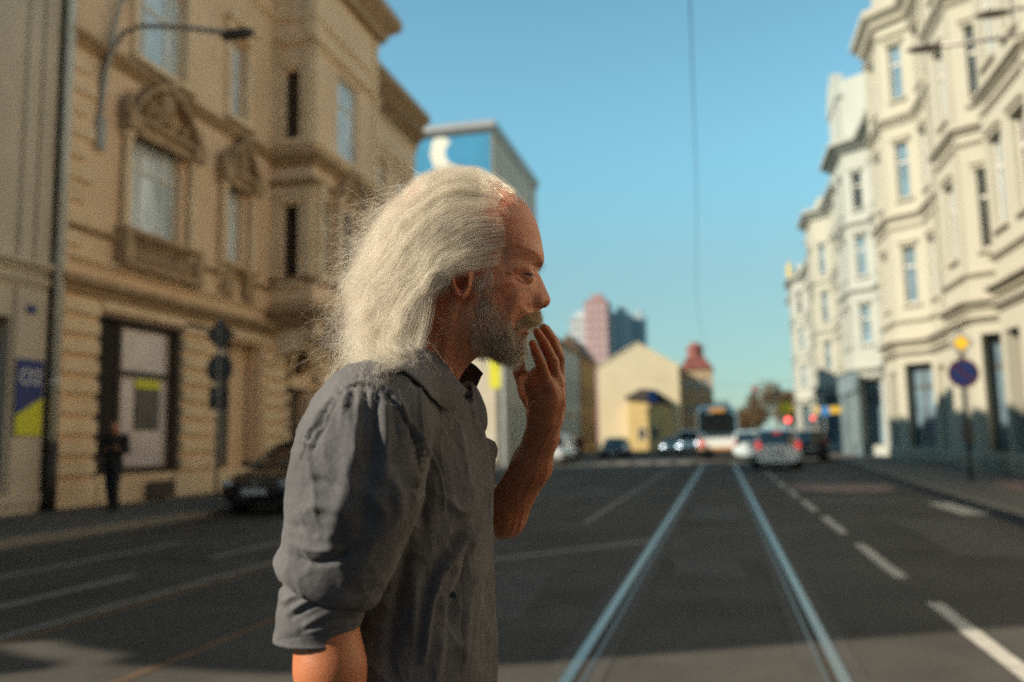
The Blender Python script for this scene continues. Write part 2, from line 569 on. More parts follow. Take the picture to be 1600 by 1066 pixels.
# travel -Y .. so that outward (right of travel) is +X : use p=(XL,y1) -> (XL,y0); keep u measured from y by mirroring
def frL(x=XL, L=L0):
    return lambda a: (x + a[1] - L[0], a[0] - L[1], a[2] - L[2])
F = frL()
ops = [(15.85, 18.72, .75, 4.25, .30), (20.35, 22.65, .72, 4.27, .45), (24.35, 25.75, .12, 3.15, .5), (24.45, 25.65, 3.55, 4.35, .35), (30.3, 32.6, .7, 4.1, .4),
       (16.75, 18.60, 6.40, 8.95, .3), (20.68, 21.54, 6.50, 8.75, .3), (16.75, 18.60, 10.55, 13.1, .3), (20.68, 21.54, 10.6, 13.0, .3), (31.0, 32.4, 10.3, 12.9, .3), (33.6, 34.8, 10.3, 12.9, .3), (31.0, 32.4, 6.3, 8.9, .3), (33.6, 34.8, 6.3, 8.9, .3)]
mb = MB()
fr_flip = F
wall_seg(mb, lambda a: F((a[0] + 14.5, a[1], a[2])), 21.5, 0, 15.6, [(o[0] - 14.5, o[1] - 14.5, *o[2:]) for o in ops])
mb.build('facade_wall', M_ochre, LB)
mb = MB(lambda p: (p[0] - L0[0], p[1] - L0[1], p[2]))
mb.box(-18.2, XL - .5, 14.55, 35.95, 0, 15.6)
mb.add([(XL - .001, 36, 0), (-18.2, 36, 0), (-18.2, 36, 15.6), (XL - .001, 36, 15.6)], [(0, 1, 2, 3)])
mb.build('body', M_ochre, LB)
# roof
mb = MB(lambda p: (p[0] - L0[0], p[1] - L0[1], p[2]))
mb.prism([(XL + .45, 16.22), (-16, 17.6), (-18.6, 16.22)], 'y', 14.5, 36.4)
mb.build('roof', M_roof, LB)
# ledges between the storeys
def ledge(name, u0, u1, z, h, d, m=M_trim, x=XL):
    mb = MB(); sweep(mb, [(x, u1), (x, u0)], [(o, zz) for o, zz in cornice_prof(z, h, d)], L0)
    # sweep puts "right of travel" = -X for this direction, so travel the other way
    return mb
def ledgeL(u0, u1, z, h, d, m=None, x=XL, name='cornice'):
    mb = MB(frL(x))
    pr = cornice_prof(z, h, d); k = len(pr)
    vs = [(u, o, zz) for u in (u0, u1) for (o, zz) in pr]
    fs = [(j, (j + 1) % k, k + (j + 1) % k, k + j) for j in range(k)] + [tuple(range(k)), tuple(range(k, 2 * k))[::-1]]
    mb.add(vs, fs)
    return mb.build(name, m or M_trim, LB)
for (a, b) in ((14.5, 23.1), (28.6, 36)):
    ledgeL(a, b, 4.62, .34, .32); ledgeL(a, b, 5.28, .16, .14, M_ochre2); ledgeL(a, b, 6.08 if a > 20 else 5.95, .14, .12, M_trim)
    ledgeL(a, b, 10.0, .28, .24); ledgeL(a, b, 14.6, .16, .14, M_ochre2); ledgeL(a, b, 15.5, .75, .75, M_trim, name='roof_cornice')
# brackets under the eaves
for i in range(16):
    u = 29.0 + i * .46 if i < 15 else 35.85
    mb = MB(F); mb.prism([(0, 15.45), (.6, 15.45), (.6, 15.3), (.28, 15.05), (.12, 14.8), (0, 14.8)], 'x', u - .09, u + .09)
    # prism 'x': poly is (n, z)
    mb.build('eaves_bracket', M_trim, LB)
# banded stone courses of the ground floor and quoins above
crs = MB(F); crs.box(0, 1, 0, .055, 0, .36); 
def course(u0, u1, z0, z1, d=.11, m=None):
    b = MB(F); c = .025
    b.add([(u0, 0, z0), (u1, 0, z0), (u1, 0, z1), (u0, 0, z1), (u0 + c, d, z0 + c), (u1 - c, d, z0 + c), (u1 - c, d, z1 - c), (u0 + c, d, z1 - c)],
          [(4, 5, 6, 7), (0, 1, 5, 4), (1, 2, 6, 5), (2, 3, 7, 6), (3, 0, 4, 7)])
    return b.build('stone_course', m or M_ochre2, LB)
for (u0, u1) in ((14.62, 15.80), (18.80, 20.28), (22.72, 24.28), (25.82, 30.2), (32.7, 35.9)):
    for k in range(9):
        z = .78 + k * .425
        if z > 4.4: break
        course(u0, u1, z, min(z + .32, 4.56))
course(15.85, 22.65, 4.34, 4.58); 
for k in range(9):
    course(14.62, 15.45 if k % 2 else 15.2, 5.6 + k * .48, 5.94 + k * .48, .075)
for (u0, u1) in ((14.55, 15.82), (15.9, 16.7), (18.6, 20.32), (20.4, 22.6), (22.68, 24.3), (25.8, 35.95)):
    course(u0, u1, .12, .68, .09)
mb = MB(F); mb.box(17.55, 18.5, .092, .12, .17, .56)
for i in range(7): mb.box(17.58, 18.47, .12, .135, .20 + i * .05, .225 + i * .05)
mb.build('cellar_grille', M_bframe, LB)
# shop windows and door
def shopwin(u0, u1, z0, z1, n, parent, gm=M_glassc, fm=M_bframe, mull=(), trans=(.66,)):
    return window(parent, F, u0, u1, z0, z1, n, fm, gm, mull, trans, .12)
M_shop = mat('shop_glass_reflection', (.68, .58, .54), .10, .2, 1.2, spec=.8, col2=(.50, .42, .41))  # pinkish white paints the reflections in the shop panes
mb = MB(F); mb.box(15.9, 16.68, -.29, -.2, .76, 4.2); mb.box(16.1, 16.5, -.2, -.17, .9, 2.6); mb.build('shop_door', M_dark, LB)
shopwin(16.72, 18.68, .80, 4.22, -.2, LB, M_shop)
mb = MB(F); mb.box(15.8, 15.86, -.3, 0.02, .7, 4.28); mb.box(15.8, 18.8, -.02, .03, 4.22, 4.3); mb.box(18.66, 18.8, -.28, .015, .72, 4.22); mb.build('shopfront_frame', M_bframe, LB)
shopwin(20.4, 21.6, .80, 4.22, -.40, LB, M_shop)
M_yel = mat('acid_yellow_print', (.62, .60, .03), .6, .05, 5)
M_pnav = mat('navy_print', (.015, .03, .17), .5, .05, 5)
M_pgrey = mat('grey_photo_print', (.10, .085, .075), .5, .5, 3)
M_pwhite = mat('white_print', (.72, .72, .74), .5, .03, 5)
# posters hanging in the shop windows
def poster(u0, u1, z0, z1, n, label):
    t = empty('shop_poster', F((0, 0, 0)), 0, label, 'poster', 'posters in the left shop windows')
    t.location = (XL + n, u0, z0); G_ = lambda a: (a[1], a[0], a[2])
    w, h = u1 - u0, z1 - z0
    mb = MB(G_); mb.box(0, w, 0, .012, 0, h * .82); mb.build('picture', M_pgrey, t)
    mb = MB(G_); mb.box(0, w, 0, .014, h * .822, h); mb.build('heading', M_yel, t)
    return t
poster(17.35, 18.25, 1.75, 2.95, -.19, 'dark poster with acid yellow heading in the first shop window behind the pedestrian')
poster(20.75, 21.45, .95, 2.9, -.39, 'dark poster with acid yellow heading in the second shop window, behind the grey signs')
# arched doorway under the bay
mb = MB(F); mb.box(24.4, 25.7, -.48, -.40, .12, 3.12); mb.box(24.55, 25.0, -.40, -.36, .3, 2.9); mb.box(25.1, 25.55, -.40, -.36, .3, 2.9); mb.build('door', M_bframe, LB)
window(LB, F, 24.5, 25.6, 3.58, 4.32, -.3, M_bframe, M_glassd, (.5,), ())
mb = MB(F); arch_band(mb, 24.3, 25.8, 3.6, .85, .22, 0, .16); mb.build('door_arch', M_ochre2, LB)
for k in range(7):
    course(23.95, 24.3, .8 + k * .5, 1.2 + k * .5, .11); course(25.8, 26.15, .8 + k * .5, 1.2 + k * .5, .11)
# upper windows
for (u0, u1, z0, z1) in ((16.75, 18.60, 6.40, 8.95), (16.75, 18.60, 10.55, 13.1)):
    window(LB, F, u0, u1, z0, z1, -.22, M_wframe, M_glassc, (.28, .72), (.62,), .08)
for (u0, u1, z0, z1) in ((20.68, 21.54, 6.50, 8.75), (20.68, 21.54, 10.6, 13.0), (31.0, 32.4, 10.3, 12.9), (33.6, 34.8, 10.3, 12.9), (31.0, 32.4, 6.3, 8.9), (33.6, 34.8, 6.3, 8.9)):
    window(LB, F, u0, u1, z0, z1, -.22, M_wframe, M_glassc, (.5,), (.64,), .08)
shopwin(30.4, 32.5, .8, 4.0, -.3, LB, M_glassd)


def aedicule(u0, u1, z0, z1, rise, parent=LB, fr=F, big=True):
    """window surround: half columns on consoles, entablature, segmental hood with carved cartouche"""
    for u in (u0 - .32, u1 + .32):
        mb = MB(fr)
        mb.box(u - .17, u + .17, 0, .24, z0 - .42, z0 - .1)
        mb.prism([(0, z0 - .42), (.2, z0 - .42), (.05, z0 - .8), (0, z0 - .85)], 'x', u - .13, u + .13)
        mb.lathe([(.13, z0 - .1), (.15, z0), (.11, z0 + .06), (.115, z0 + (z1 - z0) * .5), (.098, z1 - .22), (.15, z1 - .12), (.17, z1 + .02)], 12, (u, .12, 0))
        mb.ball((u, .16, z1 - .06), (.15, .12, .10), 8, 5, 3, .25)
        mb.build('half_column', M_ochre2, parent)
    mb = MB(fr)
    mb.box(u0 - .55, u1 + .55, 0, .22, z1 + .03, z1 + .32); mb.box(u0 - .62, u1 + .62, 0, .34, z1 + .32, z1 + .44)
    mb.box(u0 - .55, u0 - .1, .22, .36, z1 + .05, z1 + .44); mb.box(u1 + .1, u1 + .55, .22, .36, z1 + .05, z1 + .44)
    mb.build('entablature', M_trim, parent)
    mb = MB(fr); arch_band(mb, u0 - .30, u1 + .30, z1 + .45, rise, .17, 0, .36); mb.build('hood_arch', M_trim, parent)
    mb = MB(fr); c = (u0 + u1) / 2; r = random.Random(int(u0 * 10))
    mb.ball((c, .18, z1 + .5 + rise * .55), (.30 if big else .2, .2, .42), 10, 7, 1, .18)
    for k in range(16 if big else 9):
        a = math.pi * r.uniform(.05, .95); q = r.uniform(.25, .92)
        mb.ball((c + (u1 - u0 + .3) / 2 * q * math.cos(a), .12, z1 + .5 + rise * .85 * q * math.sin(a)), (r.uniform(.09, .2), .14, r.uniform(.08, .18)), 7, 5, k, .3)
    mb.ball((c, .25, z1 + .55 + rise * 1.05), (.2, .22, .24), 8, 6, 2, .2)
    mb.build('cartouche', M_trim, parent)
    for u in (u0 - .45, u1 + .45):
        mb = MB(fr); mb.ball((u, .2, z1 + .62), (.16, .16, .22), 8, 6, 5, .2); mb.lathe([(.09, z1 + .44), (.12, z1 + .6), (.05, z1 + .85), (.02, z1 + .98)], 8, (u, .2, 0)); mb.build('finial', M_trim, parent)


aedicule(16.75, 18.60, 6.40, 8.6, .95)
aedicule(20.68, 21.54, 6.50, 8.55, .75, big=False)
def simple_hood(u0, u1, z0, z1):
    mb = MB(F)
    mb.box(u0 - .22, u0 - .02, 0, .1, z0, z1 + .1); mb.box(u1 + .02, u1 + .22, 0, .1, z0, z1 + .1); mb.box(u0 - .3, u1 + .3, 0, .16, z1 + .1, z1 + .38)
    mb.box(u0 - .38, u1 + .38, 0, .28, z1 + .38, z1 + .48); mb.box(u0 - .3, u1 + .3, 0, .26, z0 - .16, z0 - .02)
    for k in range(5): mb.ball(((u0 + u1) / 2 + (k - 2) * (u1 - u0) * .18, .12, z1 + .62 + .1 * (k == 2)), (.16, .13, .15), 7, 5, k, .3)
    mb.build('window_surround', M_ochre2, LB)
for q in ((16.75, 18.60, 10.55, 13.1), (20.68, 21.54, 10.6, 13.0), (31.0, 32.4, 10.3, 12.9), (33.6, 34.8, 10.3, 12.9), (31.0, 32.4, 6.3, 8.9), (33.6, 34.8, 6.3, 8.9)): simple_hood(*q)
# balustrade below the double window
mb = MB(F); mb.box(16.2, 19.2, 0, .34, 6.2, 6.33); mb.box(16.2, 19.2, 0, .36, 5.42, 5.56); mb.box(16.2, 16.5, 0, .34, 5.56, 6.2); mb.box(18.9, 19.2, 0, .34, 5.56, 6.2)
bal = mb.build('balustrade', M_trim, LB)
bme = MB(); bme.lathe([(.045, 0), (.075, .1), (.085, .2), (.05, .36), (.04, .5), (.065, .64)], 8); bme = bme.mesh('baluster')
for i in range(14):
    link_mesh('baluster', bme, M_trim, bal, F((16.6 + i * .17, .2, 5.56)), True)
mb = MB(F); mb.box(20.2, 22.0, 0, .28, 6.2, 6.33); mb.box(20.35, 20.75, 0, .25, 5.42, 6.2); mb.box(21.45, 21.85, 0, .25, 5.42, 6.2); mb.build('sill_block', M_trim, LB)
# tower bay: 3-sided, above the ground floor
XB = -11.70
BP_ = [(XL, 28.7), (XB, 28.1), (XB, 23.12), (XL, 23.1)]
bseg = []
mb = MB()
bay_ops = {0: [], 1: [(.5, 1.35, 6.6, 9.0), (1.85, 3.1, 6.6, 9.0), (3.55, 4.4, 6.6, 9.0), (1.7, 3.3, 10.75, 13.5)], 2: [(.42, .92, 6.3, 8.6), (.42, .92, 10.75, 12.9)]}
# segments are travelled so that the outside lies to the right
segs = [((XL, 28.7), (XB, 28.1)), ((XB, 28.1), (XB, 23.12)), ((XB, 23.12), (XL, 23.1))]
segs = [(b, a) for a, b in segs][::-1]
names = [2, 1, 0]
for (a, b), k in zip(segs, names):
    fr = seg_frame(a, b, L0); ln = math.dist(a, b)
    o2 = bay_ops[k]
    wall_seg(mb, fr, ln, 5.3, 16.9, o2, .25)
    for (u0, u1, z0, z1) in o2:
        window(LB, fr, u0, u1, z0, z1, -.18, M_bframe if k == 2 else M_wframe, M_glassd if (k == 2 or z0 < 8) else M_glassc, (.5,) if u1 - u0 > .7 else (), (.66,), .06)
mb.build('bay_wall', M_ochre, LB)
path = [segs[0][0], segs[0][1], segs[1][1], segs[2][1]]
for (z, h, d, m) in ((5.0, .42, .38, M_trim), (5.55, .14, .14, M_ochre2), (6.2, .16, .16, M_trim), (9.2, .2, .18, M_trim), (9.85, .34, .32, M_trim), (10.4, .14, .14, M_ochre2), (13.7, .16, .18, M_ochre2), (14.5, .14, .12, M_ochre2), (16.1, .9, .8, M_trim)):
    mb = MB(); sweep(mb, path, cornice_prof(z, h, d), L0); mb.build('bay_cornice', m, LB)
mb = MB(lambda p: (p[0] - L0[0], p[1] - L0[1], p[2]))
mb.prism([(XL, 28.7), (XB, 28.1), (XB, 23.12), (XL, 23.1)], 'z', 4.86, 5.0); mb.build('bay_soffit', M_trim, LB)
mb = MB(lambda p: (p[0] - L0[0], p[1] - L0[1], p[2])); mb.prism([(XL - 2, 29), (XB + .4, 28.4), (XB + .4, 22.8), (XL - 2, 22.8)], 'z', 17.0, 17.5)
mb.build('bay_attic', M_ochre, LB)
for y in (23.5, 27.7):
    mb = MB(lambda p: (p[0] - L0[0], p[1] - L0[1], p[2])); mb.prism([(XL, 5.0), (XB + .1, 5.0), (XB - .15, 4.7), (XB - .55, 4.25), (XL + .25, 4.0), (XL, 3.4)], 'y', y - .22, y + .22)
    mb.ball((XB - .05, y, 4.72), (.26, .3, .26), 10, 7, 4, .1); mb.build('corbel', M_ochre2, LB)
# columns and arch on the bay front, corner pilasters
frB = seg_frame(segs[1][0], segs[1][1], L0)
for u in (.25, 1.6, 3.33, 4.7):
    mb = MB(frB); mb.lathe([(.16, 6.2), (.17, 6.5), (.13, 6.56), (.13, 7.8), (.11, 8.9), (.17, 9.02), (.19, 9.2)], 10, (u, .14, 0)); mb.build('column', M_ochre2, LB)
mb = MB(frB); arch_band(mb, 1.55, 3.4, 9.3, .9, .18, 0, .34)
for k in range(7): mb.ball((1.9 + k * .2, .12, 9.55 + .25 * math.sin(k * .5)), (.14, .12, .16), 7, 5, k, .3)
mb.build('bay_hood', M_trim, LB)
for seg_, us in ((segs[1], (.18, 4.8)), (segs[0], (.14, 1.26))):
    fr = seg_frame(*seg_, L0)
    for u in us:
        for (z0, z1) in ((6.4, 9.15), (10.5, 13.65), (14.0, 16.0)):
            mb = MB(fr); mb.box(u - .13, u + .13, 0, .07, z0, z1); mb.box(u - .16, u + .16, 0, .1, z1 - .2, z1); mb.build('pilaster', M_ochre2, LB)
fr = seg_frame(*segs[0], L0)
for (z0, z1) in ((6.3, 8.6), (10.75, 12.9)):
    mb = MB(fr); mb.box(.3, .40, 0, .06, z0 - .1, z1 + .1); mb.box(.94, 1.04, 0, .06, z0 - .1, z1 + .1); mb.box(.25, 1.09, 0, .1, z1 + .1, z1 + .3); mb.box(.2, 1.14, 0, .16, z1 + .3, z1 + .38)
    mb.box(.25, 1.09, 0, .14, z0 - .22, z0 - .08); mb.build('window_surround', M_ochre2, LB)

# ---------------------------------------------------------------- leftmost building with panelled pilasters and the drainpipe
NB = empty('stucco_building', (-13.2, 13.5, 0), 0, 'grey beige building with flat pilasters at the left edge of the picture', 'building')
NL = (-13.2, 13.5, 0)
G = lambda a: (-13.2 + a[1] - NL[0], a[0] - NL[1], a[2])
mb = MB(G); wall_seg(mb, lambda a: G((a[0] + .1, a[1], a[2])), 14.35, 0, 16.4, [(10.4, 13.45, .1, 3.9, .35), (11.0, 12.8, 6.4, 9, .3), (11.0, 12.8, 10.6, 13, .3), (4.3, 7.3, .6, 4, .3), (4.8, 6.8, 6.4, 9, .3), (4.8, 6.8, 10.6, 13, .3)]); mb.build('facade_wall', M_greige, NB)
mb = MB(lambda p: (p[0] - NL[0], p[1] - NL[1], p[2])); 
# the side wall towards the cross street runs obliquely
mb.prism([(-13.65, 14.45), (-26, 14.45), (-26, .1), (-13.65, .1)], 'z', 0, 16.4)
mb.prism([(-13.2, .1), (-13.65, .098), (-13.65, .16), (-13.2, .16)], 'z', 0, 16.4)
mb.build('body', M_greige, NB)
mb = MB(lambda p: (p[0] - NL[0], p[1] - NL[1], p[2])); mb.prism([(-12.75, 16.42), (-18, 18.6), (-25, 16.42)], 'y', .1, 14.45); mb.build('roof', M_roof, NB)
# unseen thin fins added off frame, shaped to leave sun patches on the road
mb = MB(lambda p: (p[0] - NL[0], p[1] - NL[1], p[2])); mb.prism([(.098, 5.95), (-.35, 6.2), (-.85, 6.6), (-1.12, 6.62), (-1.41, 6.92), (-1.72, 7.25), (-2.0, 7.9), (-2.16, 8.4), (-2.51, 10.4), (-2.6, 16.4), (.098, 16.4)], 'x', -13.5, -13.22); mb.build('shadow_fin', M_greige, NB)
mb = MB(lambda p: (p[0] - NL[0], p[1] - NL[1], p[2])); mb.prism([(.098, 5.0), (.098, 5.62), (-.40, 5.95), (-.75, 6.22), (-.95, 6.28), (-1.0, 6.1), (-.8, 5.6), (-.5, 5.0)], 'x', -13.5, -13.22); mb.build('shadow_fin_lower', M_greige, NB)
window(NB, lambda a: G((a[0] + .1, a[1], a[2])), 10.45, 13.4, .2, 3.85, -.3, M_bframe, M_glassd, (.5,), (.7,), .1)
for a, b in ((11.0, 12.8), (4.8, 6.8)):
    for z in (6.4, 10.6): window(NB, lambda q: G((q[0] + .1, q[1], q[2])), a, b, z, z + (2.6 if z < 7 else 2.4), -.24, M_wframe, M_glassc)
window(NB, lambda q: G((q[0] + .1, q[1], q[2])), 4.3, 7.3, .6, 4, -.25, M_bframe, M_glassd)
for (u0, u1, z0, z1) in ((13.62, 13.95, 5.1, 15.4), (14.02, 14.4, 5.1, 15.4), (13.62, 14.4, .5, 4.5)):
    mb = MB(G); mb.box(u0, u1, 0, .07, z0, z1); mb.build('pilaster', M_greige, NB)
for (z, h, d) in ((4.55, .2, .12), (4.85, .22, .2), (0.1, .4, .1), (15.4, 1.0, .55)):
    mb = MB(G); pr = cornice_prof(z, h, d); k = len(pr)
    mb.add([(u, o, zz) for u in (.1, 14.42) for (o, zz) in pr], [(j, (j + 1) % k, k + (j + 1) % k, k + j) for j in range(k)] + [tuple(range(k)), tuple(range(k, 2 * k))[::-1]]); mb.build('cornice', M_greige, NB)
M_pipe = mat('grey_pipe_paint', (.60, .57, .49), .5, .12, 3)
M_pipd = mat('cast_iron', (.035, .03, .025), .6, .2, 5)
dp = empty('drainpipe', (-12.98, 14.52, 0), 0, 'pale grey drainpipe with dark cast iron foot between the two left buildings', 'drainpipe')
mb = MB(); mb.tube([(0, 0, 1.45), (0, 0, 15.9)], .10, 12); mb.build('pipe', M_pipe, dp, smooth=True)
mb = MB(); mb.tube([(0, 0, .1), (0, 0, 1.5)], .115, 12); mb.build('iron_foot', M_pipd, dp, smooth=True)
for z in (2.7, 5.2, 7.7, 10.2, 12.7):
    mb = MB(); mb.lathe([(.12, z - .04), (.12, z + .04)], 12); mb.box(-.12, 0, -.02, .02, z - .02, z + .02); mb.build('clamp', M_pipe, dp)
# poster on the left building
ps = empty('advert_poster', (-13.115, 13.66, 1.62), 0, 'blue poster with white lettering over an acid yellow wedge, at the left edge', 'poster')
G2 = lambda a: (a[1], a[0], a[2])
mb = MB(G2); mb.box(0, .66, 0, .03, 0, 1.48); mb.build('panel', M_pnav, ps)
mb = MB(G2); mb.prism([(0.005, .005), (.655, .005), (.655, .74), (.005, .38)], 'y', .031, .035); mb.build('yellow_wedge', M_yel, ps)
def text(s, size, m, parent, loc, rot, name='lettering'):
    cu = bpy.data.curves.new(name, 'FONT'); cu.body = s; cu.size = size; cu.extrude = .002; cu.align_x = 'CENTER'
    tmp = bpy.data.objects.new('t', cu); C.objects.link(tmp)
    dg = bpy.context.evaluated_depsgraph_get(); me = bpy.data.meshes.new_from_object(tmp.evaluated_get(dg))
    bpy.data.objects.remove(tmp)
    me.materials.clear()
    o = link_mesh(name, me, m, parent, loc); o.rotation_euler = rot
    return o
text('O2', .42, M_pwhite, ps, (.037, .33, 1.0), (rad(90), 0, rad(90)))
hs = MB(G2); hs.box(0, .22, 0, .02, 0, .16); tag(hs.build('house_number', M_pnav, None, (-13.1, 13.85, 4.02)), 'small blue house number plate above the poster', 'house number')
# ---------------------------------------------------------------- right: row of cream and pale houses with angled bays
def bay_house(name, label, path, L, mw, mt, floors, top, cornices, side_w=(), ground=(), gm=M_glass, roof_h=3.0, body_pts=None, attic=None):
    t = empty(name, (L[0], L[1], 0), 0, label, 'building')
    LL = (L[0], L[1], 0)
    mb = MB()
    for i in range(len(path) - 1):
        a, b = path[i], path[i + 1]
        ln = math.dist(a, b); fr = seg_frame(a, b, LL)
        o2 = []
        kind = 'side' if abs(a[0] - b[0]) > .5 else ('front' if a[0] < 9.0 else 'wall')
        if kind == 'side':
            near = a[0] < b[0]
            o2 += [(ln * .33, ln * .70, z0, z1, .22) for z0, z1 in floors]
            o2.append((ln * .16, ln * .94, .72, 4.55, .55))
        else:
            n = max(1, int(ln / 1.75)); st = ln / n
            if ln > 1.2:
                for k in range(n):
                    c = (k + .5) * st
                    o2 += [(c - .48, c + .48, z0, z1, .22) for z0, z1 in floors]
                    o2.append((c - .62, c + .62, .15 if (kind == 'wall' and k % 2 == 0) else .72, 4.3, .45))
        wall_seg(mb, fr, ln, 0, top, o2, .25)
        for q in o2:
            u0, u1, z0, z1 = q[:4]
            if z0 < 2:
                window(t, fr, u0, u1, z0, z1, -q[4] + .05, M_bframe, M_glassd if random.random() < .6 else M_glass, () if u1 - u0 < 1.1 else (.5,), (.72,), .07)
            else:
                window(t, fr, u0, u1, z0, z1, -.17, M_wframe, gm if random.random() < .8 else M_glassd, () if u1 - u0 < .8 else (.5,), (.66,), .08 if u1 - u0 > .8 else .07)
                mb2 = MB(fr)
                mb2.box(u0 - .14, u1 + .14, 0, .13, z0 - .14, z0 - .02)
                mb2.build('window_sill', mt, t); mb2 = MB(fr)
                mb2.box(u0 - .12, u1 + .12, 0, .09, z1 + .05, z1 + .22); mb2.box(u0 - .17, u1 + .17, 0, .17, z1 + .22, z1 + .30)
                mb2.build('window_head', mt, t)
        # flat pilaster strips at the corners of the bays
        if kind == 'front':
            for u in (.16, ln - .16):
                mb2 = MB(fr); mb2.box(u - .14, u + .14, 0, .05, 6.6, top - .3); mb2.build('pilaster', mt if random.random() < .3 else mw, t)
    mb.build('facade_wall', mw, t)
    for (z, h, d) in cornices:
        mb = MB(); sweep(mb, path, cornice_prof(z, h, d), LL); mb.build('cornice', mt, t)
    bx = 9.75
    mb = MB(lambda p: (p[0] - L[0], p[1] - L[1], p[2]))
    mb.prism(body_pts or [(bx, path[0][1]), (22, path[0][1]), (22, path[-1][1]), (bx, path[-1][1])], 'z', 0, top)
    mb.build('body', mw, t)
    if attic:
        z1, inset = attic
        ins = [(x + inset, y) for x, y in path] + [(16, path[-1][1]), (16, path[0][1])]
        mb = MB(lambda p: (p[0] - L[0], p[1] - L[1], p[2])); mb.prism(ins, 'z', top, z1); mb.build('attic', M_roof if inset > .7 else mw, t)
        mb = MB(lambda p: (p[0] - L[0], p[1] - L[1], p[2])); mb.prism([(9.7, z1 + .003), (18, z1 + roof_h), (22, z1 + .003)], 'y', path[-1][1] + .2, path[0][1] - .2); mb.build('roof', M_roof, t)
    return t


random.seed(11)
FL = [(7.35, 10.0), (12.35, 15.0), (17.2, 19.8)]
CO = [(.13, .5, .10), (4.95, .22, .22), (5.4, .34, .34), (6.45, .16, .16), (10.9, .14, .12), (11.35, .26, .26), (15.9, .14, .12), (16.1, .26, .26), (20.3, .2, .16), (21.0, .85, .62)]
p1 = [(9.5, 48.4), (9.5, 47.3), (8.24, 46.2), (8.24, 42.85), (9.5, 41.8), (9.5, 34.9), (8.24, 33.75), (8.24, 30.75), (9.45, 29.9), (9.45, 28.95), (8.24, 27.95), (8.24, 24.0), (9.5, 22.9), (9.5, 21.5)]
bay_house('bay_house', 'tall cream stucco apartment house with angled bay windows, nearest on the right', p1, (9.5, 30), M_cream, M_creamt, FL, 21.4, CO, attic=(24.2, .55), roof_h=2.0)
M_b2 = M_white
p2 = [(9.3, 63.4), (9.3, 59.6), (8.0, 58.6), (8.0, 54.4), (9.3, 53.3), (9.3, 48.5)]
h2 = bay_house('bay_house', 'pale bluish white house with a gabled bay and grey blue shopfront', p2, (9.3, 56), M_white, M_whitet, [(6.7, 9.0), (10.8, 13.2), (14.9, 17.1)], 19.2,
          [(4.6, .2, .2), (5.0, .3, .3), (9.8, .22, .22), (13.9, .22, .22), (18.6, .6, .75)], attic=(23.2, .12), roof_h=.4)
mb = MB(lambda p: (p[0] - 9.3, p[1] - 56, p[2])); mb.prism([(8.0, 54.4), (8.0, 58.6), (12, 58.6), (12, 54.4)], 'z', 19.3, 22.2)
mb.prism([(54.2, 22.2), (58.8, 22.2), (58.4, 23.3), (57.5, 24.2), (56.9, 24.0), (56.5, 24.6), (56.1, 24.0), (55.5, 24.2), (54.6, 23.3)], 'x', 7.9, 8.5); mb.build('gable', M_white, h2)
mb = MB(lambda p: (p[0] - 9.3, p[1] - 56, p[2]))
M_sfront = mat('blue_grey_shopfront', (.16, .22, .25), .6, .2, 2)
mb.box(7.7, 7.95, 53.2, 60.2, 3.9, 5.0); mb.box(7.75, 8.0, 53.4, 54.2, .12, 3.9); mb.box(7.75, 8.0, 58.8, 59.8, .12, 3.9); mb.box(7.75, 8.0, 56.2, 56.8, .12, 3.9)
mb.box(8.0, 8.1, 54.2, 58.8, .12, .9); mb.build('shopfront', M_sfront, h2)
p3 = [(9.4, 86), (9.4, 79.6), (8.2, 78.6), (8.2, 74.2), (9.4, 73.2), (9.4, 63.5)]
bay_house('bay_house', 'light cream house with a bay, third on the right beyond the pale one', p3, (9.4, 75), mat('ivory_stucco', (.38, .38, .325), .9, .06, .5, .15, 12), M_whitet, [(6.6, 8.9), (10.6, 13.0), (14.6, 17.0)], 20.2,
          [(4.6, .2, .2), (5.0, .3, .3), (9.7, .2, .2), (13.8, .2, .2), (19.4, .7, .7)], attic=(21.2, .6), roof_h=1.5)
p4 = [(9.6, 116), (9.6, 104), (8.5, 103), (8.5, 98), (9.6, 97), (9.6, 86.1)]
h4 = bay_house('bay_house', 'farthest pale house of the right row, with a small yellow roof sign', p4, (9.6, 100), mat('chalk_stucco', (.37, .385, .355), .9, .06, .5, .15, 12), M_whitet, [(6.6, 8.9), (10.6, 13.0), (14.6, 17.0)], 19.0,
          [(4.6, .2, .2), (5.0, .3, .3), (9.7, .2, .2), (13.8, .2, .2), (18.2, .6, .6)], attic=(20.2, .6), roof_h=1.4)
M_ysign = mat('yellow_sign', (.75, .48, .05), .5, .05, 3)
mb = MB(); mb.box(-.1, .1, -1.4, 1.4, 0, 1.6)
for y in (-1, 1): mb.box(.1, .6, y - .05, y + .05, -.6, .2)
mb.build('roof_sign', M_ysign, h4, (8.3 - 9.6, 99.5 - 100, 19.0))

# the street goes on behind the camera: unseen houses added to cut ambient light
def back_block(x0, x1, y0, y1, top, m, label):
    t = empty('unseen_house', ((x0 + x1) / 2, (y0 + y1) / 2, 0), 0, label, 'building'); L_ = t.location.copy()
    mb = MB(lambda p: (p[0] - L_.x, p[1] - L_.y, p[2])); mb.box(x0, x1, y0, y1, 0, top); mb.build('wall', m, t)
    mb = MB(lambda p: (p[0] - L_.x, p[1] - L_.y, p[2])); mb.box(x0 - .3, x1 + .3, y0 - .3, y1 + .3, top + .003, top + .5); mb.build('cornice', M_trim, t)
    mb = MB(lambda p: (p[0] - L_.x, p[1] - L_.y, p[2])); mb.prism([(x0, top + .503), (x1, top + .503), ((x0 + x1) / 2, top + 3.2)], 'y', y0, y1); mb.build('roof', M_roof, t)
M_bb = mat('brown_back_stucco', (.15, .115, .085), .9, .15, .6)
